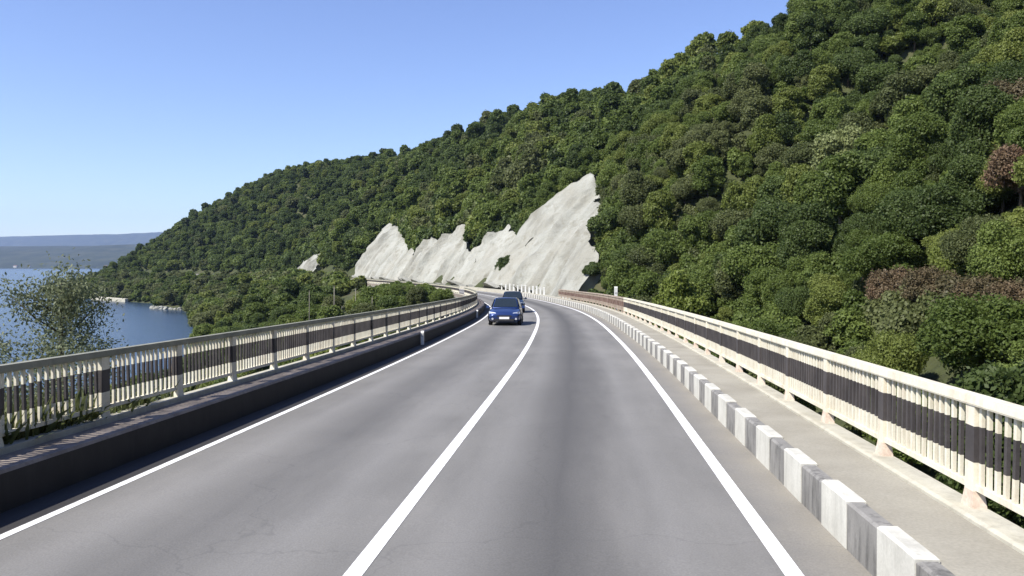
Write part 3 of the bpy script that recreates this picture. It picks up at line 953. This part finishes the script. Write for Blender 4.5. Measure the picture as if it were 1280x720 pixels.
def zone(i):
    s, n = cS[i], cN[i]
    if not hill[i]:
        if s < 120: return ('just behind the river-side railing', 'trees on the near river bank')
        if s < 230: return ('on the river bank below the pale cliffs', 'trees on the river bank below the cliffs')
        return ('on the far river bank near the water', 'trees on the far river bank')
    if s < 92:
        near = ('nearest railing posts', 'middle of the cream railing', 'rusty railing')[0 if s < 30 else 1 if s < 52 else 2]
        if n < 16: return (f'right behind the {near}', 'trees behind the hill-side railing')
        if n < 30: return (f'low beyond the {near}', 'trees low on the slope')
        return (f'high beyond the {near}', 'trees high on the slope')
    if s < 136:
        if n < 40: return ('just above the tallest pale cliff', 'trees round the tallest cliff')
        return ('on the ridge above the tallest cliff', 'trees on the ridge over the tallest cliff')
    if s < 250:
        if n < 38: return ('along the top edge of the pale cliffs', 'trees along the cliff tops')
        return ('high above the row of pale cliffs', 'trees on the slope above the cliffs')
    return ('on the distant headland by the river', 'trees on the distant headland')
FORM = {'round': 'round-crowned', 'tall': 'tall narrow', 'broad': 'broad-crowned', 'shrub': 'low bushy'}

def plant(name, label, cat, group, loc, rz, sc, crown, trunk):
    root = empty(name, loc, rz); root.scale = sc
    tag(root, label, cat, group)
    link('trunk', trunk, root); link('crown', crown, root)
    return root
LAB = {}
for i in single:
    nm = NAMES[shp[i]]
    is_shrub = nm == 'shrub' or base_sc[i] * hts[shp[i]] < 2.6
    LAB.setdefault((is_shrub, FORM[nm], HUES[hue[i]], zone(i)[0]), []).append(i)
ORD = ['', 'second', 'third', 'fourth', 'fifth', 'sixth', 'seventh', 'eighth', 'ninth', 'tenth', 'eleventh', 'twelfth', 'thirteenth', 'fourteenth', 'fifteenth', 'sixteenth', 'seventeenth', 'eighteenth']
SUFFIX = {}
for lst in LAB.values():
    lst.sort(key=lambda j: ux[j])
    for r_, j in enumerate(lst):
        k_ = len(lst)
        SUFFIX[j] = '' if k_ == 1 else ', leftmost' if r_ == 0 else ', rightmost' if r_ == k_ - 1 else f', {ORD[min(r_, 17)]} from left'
for i in single:
    nm = NAMES[shp[i]]; z, g = zone(i)
    big = rr_[i] / ud[i] * 1000 > 14
    cr = (fine_crown if ud[i] < 62 else near_crown if ud[i] < 150 else far_crown)[nm, int(hue[i])]
    is_shrub = nm == 'shrub' or base_sc[i] * hts[shp[i]] < 2.6
    lab = f"{FORM[nm]} {HUES[hue[i]]} {'shrub' if is_shrub else 'tree'} {z}{SUFFIX[i]}"
    plant('shrub' if is_shrub else 'tree', lab, 'shrub' if is_shrub else 'tree', g, (cX[i], cY[i], cZ[i]), rotz[i],
          (base_sc[i], base_sc[i], base_sc[i] * stretch[i]), cr, trunks[nm])

# the rest of the wood reads as one mass
proto_col = bpy.data.collections.new('woodland_kinds')
for si, nm in enumerate(NAMES):
    for hi in range(4):
        proto_col.objects.link(bpy.data.objects.new(f'woodland_kind_{0}{si}{hi}', far_crown[nm, hi]))
        proto_col.objects.link(bpy.data.objects.new(f'woodland_kind_{1}{si}{hi}', near_crown[nm, hi]))
pts = np.stack([cX, cY, cZ], -1)[mass]
me = bpy.data.meshes.new('woodland'); me.vertices.add(len(pts)); me.vertices.foreach_set('co', pts.astype(np.float32).ravel())
a1 = me.attributes.new('kind_index', 'INT', 'POINT'); a1.data.foreach_set('value', (shp * 4 + hue + np.where(np.hypot(cX, cY) < 150, 16, 0))[mass].astype(np.int32))
a2 = me.attributes.new('turn', 'FLOAT', 'POINT'); a2.data.foreach_set('value', rotz[mass].astype(np.float32))
a3 = me.attributes.new('size', 'FLOAT_VECTOR', 'POINT'); a3.data.foreach_set('vector', np.stack([base_sc, base_sc, base_sc * stretch], -1)[mass].astype(np.float32).ravel())
wood = tag(link('woodland', me), 'dense mixed green wood covering the hillside behind the single trees', 'woodland', kind='stuff')
ng = bpy.data.node_groups.new('woodland_scatter', 'GeometryNodeTree')
ng.interface.new_socket('Geometry', in_out='INPUT', socket_type='NodeSocketGeometry'); ng.interface.new_socket('Geometry', in_out='OUTPUT', socket_type='NodeSocketGeometry')
gi = ng.nodes.new('NodeGroupInput'); go = ng.nodes.new('NodeGroupOutput')
ci = ng.nodes.new('GeometryNodeCollectionInfo'); ci.inputs['Collection'].default_value = proto_col; ci.inputs['Separate Children'].default_value = True; ci.inputs['Reset Children'].default_value = True
iop = ng.nodes.new('GeometryNodeInstanceOnPoints'); iop.inputs['Pick Instance'].default_value = True
def named(nm, ty):
    n = ng.nodes.new('GeometryNodeInputNamedAttribute'); n.data_type = ty; n.inputs['Name'].default_value = nm
    return n.outputs['Attribute']
cx = ng.nodes.new('ShaderNodeCombineXYZ'); ng.links.new(named('turn', 'FLOAT'), cx.inputs['Z'])
ng.links.new(gi.outputs[0], iop.inputs['Points']); ng.links.new(ci.outputs[0], iop.inputs['Instance'])
ng.links.new(named('kind_index', 'INT'), iop.inputs['Instance Index']); ng.links.new(cx.outputs[0], iop.inputs['Rotation']); ng.links.new(named('size', 'FLOAT_VECTOR'), iop.inputs['Scale'])
ng.links.new(iop.outputs[0], go.inputs[0])
md = wood.modifiers.new('scatter', 'NODES'); md.node_group = ng


# trees and bushes that stand out singly
def crown_of(nm, m, count_k=1.0, ll=0.24, lw=0.16, seed=1):
    rx, rz, zc, k, r0 = SHAPES[nm]; rg = np.random.default_rng(seed)
    lob = make_lobes(rx, rz, zc, k, rg)
    V, F = leaf_cloud(lob, int(16000 * count_k), ll, lw, rg)
    return np_mesh('crown', V, F, [m])
yel = crown_of('tall', mat_leaf('leaves_bright_yellow_green', (0.10, 0.135, 0.022), (0.19, 0.235, 0.05)), 1.1, seed=301); pal = crown_of('round', M['leaf_pale'], 0.7, 0.30, 0.2, seed=302)
rus = crown_of('broad', M['leaf_russet'], 1.0, 0.26, 0.17, seed=303); rus2 = crown_of('shrub', M['leaf_russet'], 0.5, 0.2, 0.13, seed=304)
bus = crown_of('shrub', M['leaf'][0], 0.5, 0.24, 0.16, seed=305)
def solo(name, label, x, y, sc, crown, nm, rz=0.0, zs=1.0, dz=0.0, cat=None, group=None):
    plant(name, label, cat or name, group, (x, y, ground_z(x, y) + dz), rz, (sc, sc, sc * zs), crown, trunks[nm])
solo('tree', 'bright yellow-green upright tree behind the start of the rusty railing', 7.3, 62.0, 0.92, yel, 'tall', 0.4, 1.1)
solo('tree', 'pale cream-leaved tree standing out high on the green slope', 25.0, 80.3, 0.85, pal, 'round', 1.0, 1.15, 1.2)
for lab, x, y, sc, c, nm, dz in (
        ('russet brown bush at the left end of the russet row on the slope', 15.0, 39.6, 0.42, rus, 'broad', 0.2),
        ('russet brown bush, second in the russet row on the slope', 15.3, 36.4, 0.38, rus, 'broad', 0.3),
        ('low russet bush in the middle of the russet row on the slope', 15.3, 33.6, 0.85, rus2, 'shrub', 0.5),
        ('russet brown bush, fourth in the russet row on the slope', 15.1, 31.3, 0.38, rus, 'broad', 0.1),
        ('russet bush at the right end of the russet row, cut by the picture edge', 15.2, 29.2, 0.36, rus, 'broad', 0.0),
        ('lone russet tree near the top right corner of the picture', 29.6, 58.7, 0.62, rus, 'broad', 0.6),
        ('russet tree below the lone one at the right edge of the picture', 22.0, 42.6, 0.50, rus, 'broad', 0.4)):
    solo('shrub' if nm == 'shrub' or sc < 0.6 else 'tree', lab, x, y, sc, c, nm, x, 1.0, dz, group='russet bushes on the slope')
_p = at(131.5, 8.9); solo('shrub', 'dark bush growing alone at the foot of the tallest cliff, in mid face', float(_p[0]), float(_p[1]), 1.2, bus, 'shrub', 0.2, 1.1, 1.6)
_p = at(99.5, 13.4); solo('shrub', 'dark bush overhanging the near edge of the tallest cliff', float(_p[0]), float(_p[1]), 1.3, bus, 'shrub', 1.2, 1.1, 1.9)
_p = at(91.8, 10.2); solo('shrub', 'dark bush closing the gap beside the brown earth bank', float(_p[0]), float(_p[1]), 1.0, bus, 'shrub', 3.1, 1.1, 0.2)
_p = at(96.5, 11.0); solo('shrub', 'small dark bush on the brown earth at the end of the tallest cliff', float(_p[0]), float(_p[1]), 0.75, bus, 'shrub', 2.2, 1.0, 0.9)

# thin silvery tree rising from below the bridge beside the nearest river-side railing
def thin_tree(label, x, y, top, rx, seed, leaves):
    rg = np.random.default_rng(seed); gz = ground_z(x, y); h = top - gz
    root = empty('tree', (x, y, gz)); tag(root, label, 'tree')
    b = MB(); lob = []
    b.tube([(0, 0, -.5), (.1, .05, h * .4), (-.05, .1, h * .75), (.05, 0, h * .97)], [.13, .10, .06, .015], 7)
    for i in range(34):
        z = h * (.30 + .62 * rg.random() ** 1.5); t = rg.uniform(0, 6.283); l = rx * rg.uniform(.55, 1.0) * (1.0 - .75 * max(0, z / h - .45) / .55)
        e = (l * math.cos(t), l * math.sin(t), z + l * rg.uniform(.5, 1.0))
        b.tube([(0, 0, z), (e[0] * .5, e[1] * .5, z + (e[2] - z) * .4), e], [.035, .022, .006], 4)
        for f in (.5, .8, 1.0):
            lob.append(((e[0] * f, e[1] * f, z + (e[2] - z) * f), (.42, .42, .5)))
    lob.append(((0, 0, h * .95), (.3, .3, .6)))
    link('trunk', b.mesh('trunk', [M['bark']], True), root)
    C0 = np.array([l[0] for l in lob]); pk = rg.choice(len(lob), leaves)
    P = C0[pk] + rg.normal(size=(leaves, 3)) * np.array([.26, .26, .3])
    nr = rg.normal(size=(leaves, 3)); nr[:, 2] += .4; nr /= np.linalg.norm(nr, axis=1)[:, None]
    a = np.cross(nr, rg.normal(size=nr.shape)); a /= np.linalg.norm(a, axis=1)[:, None]; c = np.cross(nr, a)
    s_ = rg.uniform(.6, 1.3, (leaves, 1)); L = .055 * s_; W = .024 * s_
    V = np.stack([P - a * L, P - c * W, P + a * L, P + c * W], 1).reshape(-1, 3)
    link('crown', np_mesh('crown', V, np.arange(leaves * 4).reshape(-1, 4), [M['leaf_silver']]), root)
thin_tree('thin silvery-green tree rising behind the nearest river-side railing, water showing through', -14.2, 20.6, 2.25, 2.7, 401, 26000)
thin_tree('smaller silvery-green tree at the very edge beside the thin one', -18.4, 22.0, 0.9, 2.2, 402, 22000)
thin_tree('bushy olive sapling low behind the nearest river-side railing posts', -12.6, 18.6, -0.35, 1.5, 404, 9000)
thin_tree('short silvery sapling poking up over the river-side railing by the open water', -14.6, 27.2, -0.6, 1.0, 403, 3500)

# ------------------------------------------------------------------ cars
def paint(name, c):
    t = NT(name); t.b.inputs['Base Color'].default_value = (*c, 1)
    t.set(Roughness=0.28, Metallic=0.35); t.b.inputs['Coat Weight'].default_value = 0.8; t.b.inputs['Coat Roughness'].default_value = 0.06
    w = t.coord('Object'); t.bump(t.noise(w, 30, 2), 0.02, 0.002)
    return t.m
M['glass'] = mat_flat('car_glass', (0.015, 0.022, 0.028), 0.12, 0.0, 0.5)
M['tyre'] = mat_noisy('tyre_rubber', (0.014, 0.014, 0.014), (0.03, 0.03, 0.03), 20, 0.9, 0.1, 0.002, which='Object')
M['rim'] = mat_flat('wheel_rim', (0.45, 0.45, 0.46), 0.35, 0.9)
M['lamp'] = mat_flat('headlamp_lens', (0.75, 0.78, 0.8), 0.08, 0.6, 0.8)
M['trim'] = mat_flat('black_car_trim', (0.02, 0.02, 0.022), 0.55)
M['plate'] = mat_flat('number_plate_white', (0.72, 0.72, 0.7), 0.5)

def ring(y, hw, zl, zt, crown=0.04, shoulder=0.16):
    zm = zl + (zt - zl) * 0.5
    half = [(0.0, zl), (hw * 0.80, zl), (hw * 0.95, zl + 0.06), (hw, zm - 0.03), (hw * 0.985, zm + 0.08), (hw * 0.93, zt - shoulder * 0.45), (hw * 0.80, zt - 0.02), (hw * 0.42, zt + crown * 0.7), (0.0, zt + crown)]
    full = half + [(-x, z) for x, z in half[-2:0:-1]]
    return [(x, y, z) for x, z in full]

def make_car(label, body_c, loc, rotz, L=4.15, W=1.74, Hh=1.42, tall=False, name='car'):
    root = empty(name, loc, rotz); tag(root, label, 'car', 'oncoming cars')
    pm = paint('car_paint_' + name, body_c); hw = W / 2; f = L / 2
    b = MB()
    st = [(f, .70, .34, .58), (f - .05, .84, .26, .64), (f - .18, .93, .20, .70), (f - .45, .985, .18, .78), (f - .80, 1.0, .18, .85), (f - 1.12, 1.0, .18, .90),
          (0.3, 1.0, .18, .93), (-.6, 1.0, .18, .95), (-f + .8, .99, .18, .97), (-f + .3, .96, .2, .96), (-f + .08, .90, .26, .90), (-f, .82, .34, .80)]
    if tall: st = [(y, a, zl + .04, zt + (.10 if y < f - .1 else .05)) for y, a, zl, zt in st]
    b.loft([ring(y, hw * a, zl, zt) for y, a, zl, zt in st][::-1])
    body = link('body', b.mesh('body', [pm], True), root)
    md = body.modifiers.new('round', 'SUBSURF'); md.levels = 1; md.render_levels = 2
    dz = .10 if tall else 0.0
    zb, zt = .88 + dz, Hh
    ys = [(f - 1.05, zb, .80, .80, zb + .03), (f - 1.75, zb, .86, .66, zt - .03), (0.0, zb, .87, .68, zt), (-.8, zb, .87, .67, zt - .01), (-f + .62, zb, .85, .62, zt - .07), (-f + .15, zb, .80, .72, zb + .05)]
    c = MB(); rings = []
    for y, z0, w0, w1, z1 in ys:
        rings.append([(0, y, z0 - .04), (hw * w0, y, z0 - .04), (hw * w0, y, z0), (hw * (w1 + .03), y, z1 - .05), (hw * (w1 - .08), y, z1), (0, y, z1 + .02),
                      (-hw * (w1 - .08), y, z1), (-hw * (w1 + .03), y, z1 - .05), (-hw * w0, y, z0), (-hw * w0, y, z0 - .04)])
    c.loft(rings[::-1])
    cab = link('roof', c.mesh('roof', [pm], True), root)
    def pane(nm, quad, off):
        p = MB(); q = [Vector(v) + Vector(off) for v in quad]
        nrm = (q[1] - q[0]).cross(q[3] - q[0]).normalized() * 0.012
        p.add([*q, *[v + nrm for v in q]], [(3, 2, 1, 0), (4, 5, 6, 7), (0, 1, 5, 4), (1, 2, 6, 5), (2, 3, 7, 6), (3, 0, 4, 7)])
        return link(nm, p.mesh(nm, [M['glass']]), root)
    y0, y1 = f - 1.09, f - 1.71
    pane('windscreen', [(hw * .74, y0, zb + .055), (-hw * .74, y0, zb + .055), (-hw * .60, y1, zt - .05), (hw * .60, y1, zt - .05)], (0, .022, .012))
    y0, y1 = -f + .20, -f + .58
    pane('rear_window', [(-hw * .70, y0, zb + .09), (hw * .70, y0, zb + .09), (hw * .57, y1, zt - .10), (-hw * .57, y1, zt - .10)], (0, -.025, .015))
    for sx in (1, -1):
        for ya, yb, top_a, top_b in ((f - 1.30, -.02, f - 1.72, -.04), (-.10, -f + .75, -.10, -f + .85)):
            q = [(sx * hw * .868, ya, zb + .04), (sx * hw * .868, yb, zb + .04), (sx * hw * .70, top_b, zt - .085), (sx * hw * .70, top_a, zt - .085)]
            if sx > 0: q = q[::-1]
            pane('side_window', q, (sx * .012, 0, 0))
        # headlamp wraps round the corner
        h = MB(); z = .62 + dz * .6
        P = [(sx * hw * .50, f - .055, z - .05), (sx * hw * .80, f - .16, z - .045), (sx * hw * .945, f - .34, z + .0), (sx * hw * .93, f - .42, z + .11), (sx * hw * .78, f - .22, z + .085), (sx * hw * .52, f - .10, z + .055)]
        Q = [(x, y + .03, zz + .01) for x, y, zz in P]
        h.add(P + Q, [(0, 1, 2, 3, 4, 5), (6, 7, 8, 9, 10, 11)] + [(i, (i + 1) % 6, 6 + (i + 1) % 6, 6 + i) for i in range(6)])
        link('headlight', h.mesh('headlight', [M['lamp']]), root)
        g = MB(); g.tube([(sx * hw * .70, f - .03, .36 + dz * .5), (sx * hw * .70, f + .012, .36 + dz * .5)], .055, 10)
        link('fog_lamp', g.mesh('fog_lamp', [M['lamp']]), root)
        mr = MB(); mr.box((sx * (hw + .08), f - 1.38, zb + .07), (.17, .11, .13), taper=.8)
        mr.box((sx * (hw - .03), f - 1.40, zb + .03), (.12, .05, .04))
        link('wing_mirror', mr.mesh('wing_mirror', [pm]), root)
        hd = MB(); hd.box((sx * (hw + .004), -.02, .74 + dz), (.03, .16, .035)); hd.box((sx * (hw + .004), -.95, .75 + dz), (.03, .16, .035))
        link('door_handle', hd.mesh('door_handle', [M['trim']]), root)
        tl = MB(); tl.box((sx * hw * .78, -f + .07, .78 + dz), (.24, .10, .14)); link('tail_light', tl.mesh('tail_light', [mat_flat('tail_lens', (.35, .02, .02), .2)]), root)
    gr = MB(); gr.box((0, f - .045, .50 + dz * .5), (hw * .86, .10, .085)); gr.box((0, f - .045, .30 + dz * .4), (hw * 1.16, .12, .13))
    link('grille', gr.mesh('grille', [M['trim']]), root)
    pl = MB(); pl.box((0, f + .022, .405 + dz * .4), (.52, .02, .115)); link('number_plate', pl.mesh('number_plate', [M['plate']]), root)
    wr = .31 + (.03 if tall else 0)
    for sx in (1, -1):
        for wy in (f - .82, -f + .78):
            tm = MB(); k = 20; rr = []
            for xo, r in ((-.10, wr * .66), (-.10, wr * .95), (-.075, wr), (.075, wr), (.10, wr * .95), (.10, wr * .66)):
                rr.append([(sx * (hw - .105) + xo, wy + r * math.cos(2 * math.pi * j / k), wr + r * math.sin(2 * math.pi * j / k)) for j in range(k)])
            tm.loft(rr)
            wh = link('wheel', tm.mesh('wheel', [M['tyre']], True), root)
            rm = MB()
            cx_ = sx * (hw + .002)
            rm.tube([(cx_ - sx * .03, wy, wr), (cx_, wy, wr)], wr * .22, 12)
            for j in range(6):
                a = j * math.pi / 3
                rm.tube([(cx_ - sx * .012, wy + .05 * math.cos(a), wr + .05 * math.sin(a)), (cx_ - sx * .012, wy + wr * .64 * math.cos(a), wr + wr * .64 * math.sin(a))], .028, 6)
            rm.tube([(cx_ - sx * .04, wy, wr), (cx_ - sx * .03, wy, wr)], wr * .66, 20)
            link('rim', rm.mesh('rim', [M['rim']]), wh)
            ar = MB(); rr = []
            for r0, r1, xo in ((wr + .035, wr + .07, .0),):
                P = []
                for j in range(13):
                    a = math.pi * j / 12
                    P.append((math.cos(a), math.sin(a)))
                vs = [(sx * (hw + .006), wy + r0 * p, wr + r0 * q) for p, q in P] + [(sx * (hw + .006), wy + r1 * p, wr + r1 * q) for p, q in P] + [(sx * (hw - .06), wy + r0 * p, wr + r0 * q) for p, q in P]
                ar.add(vs, [(j, j + 1, 14 + j, 13 + j) for j in range(12)] + [(j, 26 + j, 27 + j, j + 1) for j in range(12)])
            link('wheel_arch', ar.mesh('wheel_arch', [M['trim']]), root)
    return root

def car_at(label, c, s, n, **kw):
    p = at(s, n, 0.0); tx, ty = tangent(s)
    o = make_car(label, c, tuple(p), math.atan2(-tx, ty) + math.pi, **kw)
    o.rotation_euler = (0.0209 if s < 72 else 0.012, 0, math.atan2(-tx, ty) + math.pi)
    return o
car_at('glossy blue hatchback driving towards the camera in the far lane', (0.014, 0.034, 0.125), 43.4, -1.72)
car_at('dark teal-grey car following close behind the blue hatchback', (0.010, 0.019, 0.038), 60.5, -1.70, L=4.3, W=1.78, Hh=1.55, tall=True)

# ------------------------------------------------------------------ roadside details
def marker(label, s, n, dz, h=0.62, w=0.11):
    p = at(s, n, dz); tx, ty = tangent(s)
    root = empty('marker_post', tuple(p), math.atan2(-tx, ty)); tag(root, label, 'marker post', 'white marker posts')
    b = MB()
    b.add([(-w / 2, -.05, -.03), (w / 2, -.05, -.03), (w / 2, .05, -.03), (-w / 2, .05, -.03), (-w / 2, -.05, h - .05), (w / 2, -.05, h - .05), (w / 2, .03, h), (-w / 2, .03, h)],
          [(3, 2, 1, 0), (4, 5, 6, 7), (0, 1, 5, 4), (1, 2, 6, 5), (2, 3, 7, 6), (3, 0, 4, 7)])
    link('post', b.mesh('post', [M['whitepaint']]), root)
    c = MB(); c.box((0, -.056, h * .72), (w * .7, .012, .12)); link('reflector', c.mesh('reflector', [mat_flat('amber_reflector', (.4, .4, .38), .3)]), root)
marker('white marker post against the black kerb, nearer of the two', 28.7, N_LK + 0.09, 0.0, 0.50)
marker('white marker post against the black kerb just before the blue car', 50.5, N_LK + 0.09, 0.0, 0.50)
marker('white marker post standing behind the rusty railing', 55.0, 5.42, 0.40, 1.55, 0.22)

bol = MB(); bol.box((0, 0, .40), (.20, .18, .94), bev=.05)
bol_me = bol.mesh('bollard', [M['whitepaint']]); cap_me = MB().box((0, 0, .885), (.25, .22, .07), bev=.02).mesh('cap', [M['whitepaint']])
for i, s_ in enumerate(np.arange(97.0, 124.0, 2.25)):
    p = at(float(s_), N_RR, KH); o = link('bollard', bol_me, None, tuple(p)); o.scale = (1, 1, 1.0 + .12 * math.sin(i * 4.3)); link('cap', cap_me, o)
    tag(o, ('rightmost' if i == 0 else ORD[i] if i < 10 else ['eleventh', 'leftmost'][i - 10]) + (' white' if i in (0, 11) else ' from right, white') + ' bollard on the outside of the bend below the cliff', 'bollard', 'white bollards at the bend')
# white houses on the far shore
for lab, x, y, w in (('tiny white house at the far waterline near the picture edge', -2500, 3330, 15), ('tiny white house beside the other one on the far shore', -2440, 3335, 11),
                     ('tiny pale house in the far village by the headland', -2080, 3330, 13), ('wider tiny pale house in the far village by the headland', -2045, 3335, 17), ('third tiny pale house in the far village by the headland', -2000, 3330, 12)):
    o = empty('house', (x, y, WATER_Z + 1)); tag(o, lab, 'house', 'houses on the far shore')
    link('wall', MB().box((0, 0, 4), (w, 9, 10)).mesh('wall', [M['whitepaint']]), o)
    rf = MB(); rf.add([(-w / 2 - .6, -5.2, 9.1), (w / 2 + .6, -5.2, 9.1), (w / 2 + .6, 5.2, 9.1), (-w / 2 - .6, 5.2, 9.1), (-w / 2 - .6, 0, 13), (w / 2 + .6, 0, 13)], [(3, 2, 1, 0), (0, 1, 5, 4), (2, 3, 4, 5), (1, 2, 5), (3, 0, 4)])
    link('roof', rf.mesh('roof', [M['rust']]), o)
    for k in (-.28, .28):
        link('window', MB().box((k * w, -4.55, 4.5), (1.6, .2, 2.2)).mesh('window', [M['glass']]), o)

# grey poles on the river bank
for lab, x, y, top, r in (('tall grey wooden pole at the edge of the bare track on the river bank', -31.5, 99.0, -0.4, .065),
                          ('leaning pale pole beside the tall one at the bare track', -31.0, 99.6, -3.0, .06),
                          ('grey pole on the other side of the bare track', -30.6, 105.5, -0.9, .055),
                          ('short grey pole standing in front of the bank shrubs below the pale cliffs', -27.4, 102.0, -1.9, .055),
                          ('thin grey pole half hidden in the bank trees', -36.5, 104.0, -1.2, .05)):
    gz = ground_z(x, y); b = MB(); lean = .35 if 'leaning' in lab else .05
    b.tube([(0, 0, -.5), (lean * .4, 0, (top - gz) * .5), (lean, .05, top - gz)], [r, r * .9, r * .75], 9)
    o = empty('pole', (x, y, gz)); tag(o, lab, 'pole'); link('shaft', b.mesh('shaft', [M['wood']], True), o)
    c = MB(); c.box((lean, .05, top - gz + .02), (r * 2.1, r * 2.1, .06)); link('cap', c.mesh('cap', [M['wood']]), o)

# weeds pushing through the foot of the near railing
rng = np.random.default_rng(77)
V = []; F = []
for i in range(150):
    s_ = 7.5 + abs(rng.normal()) * 2.2; n_ = -4.66 - rng.random() * 0.28; hgt = rng.uniform(.15, .55) * (1.15 if s_ < 10 else .7)
    for k in range(7):
        p = at(s_ + rng.normal() * .10, n_ + rng.normal() * .05, KH - .03)
        d = rng.normal(size=2) * .16
        a = rng.uniform(0, 6.28); wv = np.array([math.cos(a), math.sin(a), 0]) * rng.uniform(.012, .03)
        q = p + np.array([d[0] * .5, d[1] * .5, hgt * .6]); r_ = p + np.array([d[0], d[1], hgt * rng.uniform(.8, 1)])
        b0 = len(V) * 1
        V += [p - wv * .5, p + wv * .5, q + wv, r_, q - wv]
        F += [(b0, b0 + 1, b0 + 2, b0 + 4), (b0 + 4, b0 + 2, b0 + 3, b0 + 3)]
me = bpy.data.meshes.new('weeds'); me.from_pydata([tuple(v) for v in V], [], [f[:3] if f[2] == f[3] else f for f in F]); me.materials.append(M['leaf'][3])
tag(link('weeds', me), 'green weeds growing through the foot of the railing near the black kerb', 'weeds', kind='stuff')

# low walls and stones on the far shore
def wall_thing(label, pts, zt, th, cat, name):
    root = empty(name, tuple(pts[0])); tag(root, label, cat)
    o = Vector(pts[0])
    for a, b in zip(pts[:-1], pts[1:]):
        a = Vector(a); b = Vector(b); d = (b - a); l = d.length; m = MB(); m.box((0, 0, (zt - 1.2 - a.z) / 2 + .6), (th, l - .08, zt - a.z + 1.2), bev=.12)
        q = link('wall_block', m.mesh('wall_block', [M['ledge']]), root); q.location = (a + b) / 2 - o; q.rotation_euler = (0, 0, math.atan2(-d.x, d.y))
    return root
def shore_pts(s0, s1, k, out):
    r = []
    for s_ in np.linspace(s0, s1, k):
        p = at(s_, -(float(shore(s_)) + out)); r.append((float(p[0]), float(p[1]), WATER_Z - .3))
    return r
wall_thing('long low pale quay wall at the water below the headland trees', shore_pts(408, 448, 8, 2.6), WATER_Z + 0.9, 1.4, 'quay wall', 'quay_wall')
bm = []
for v in range(3):
    r_ = np.random.default_rng(90 + v); b = MB(); rings = []
    for z, q in ((-.6, .9), (0, 1.0), (.5, .85), (.85, .45)):
        rings.append([(q * (1 + .18 * r_.normal()) * math.cos(2 * math.pi * j / 8), q * (1 + .18 * r_.normal()) * math.sin(2 * math.pi * j / 8), z + .08 * r_.normal()) for j in range(8)])
    b.loft(rings); bm.append(b.mesh('boulder', [M['rock']]))
for i, p in enumerate(shore_pts(325, 345, 9, 0.6)):
    o = link('boulder', bm[i % 3], None, (p[0], p[1], WATER_Z + .15), i * 1.3); sc_ = 1.0 + .35 * math.sin(i * 5.1); o.scale = (sc_, sc_, sc_ * .9)
    tag(o, ('rightmost' if i == 0 else 'leftmost' if i == 8 else ORD[i] + ' from right,') + ' pale boulder in the short row at the inner shore', 'boulder', 'boulders along the inner shore')

# haze over the whole valley
hz = MB(); hz.box((-2500, 4200, 300), (21000, 12400, 700))
t = bpy.data.materials.new('haze'); t.use_nodes = True; nt = t.node_tree; nt.nodes.clear()
ho = nt.nodes.new('ShaderNodeOutputMaterial'); hv = nt.nodes.new('ShaderNodeVolumePrincipled')
hv.inputs['Color'].default_value = (0.48, 0.64, 1.0, 1); hv.inputs['Density'].default_value = 0.00006; hv.inputs['Anisotropy'].default_value = 0.1
nt.links.new(hv.outputs[0], ho.inputs['Volume'])
tag(link('haze', hz.mesh('haze', [t])), 'thin blue haze over the river valley', 'haze', kind='stuff')
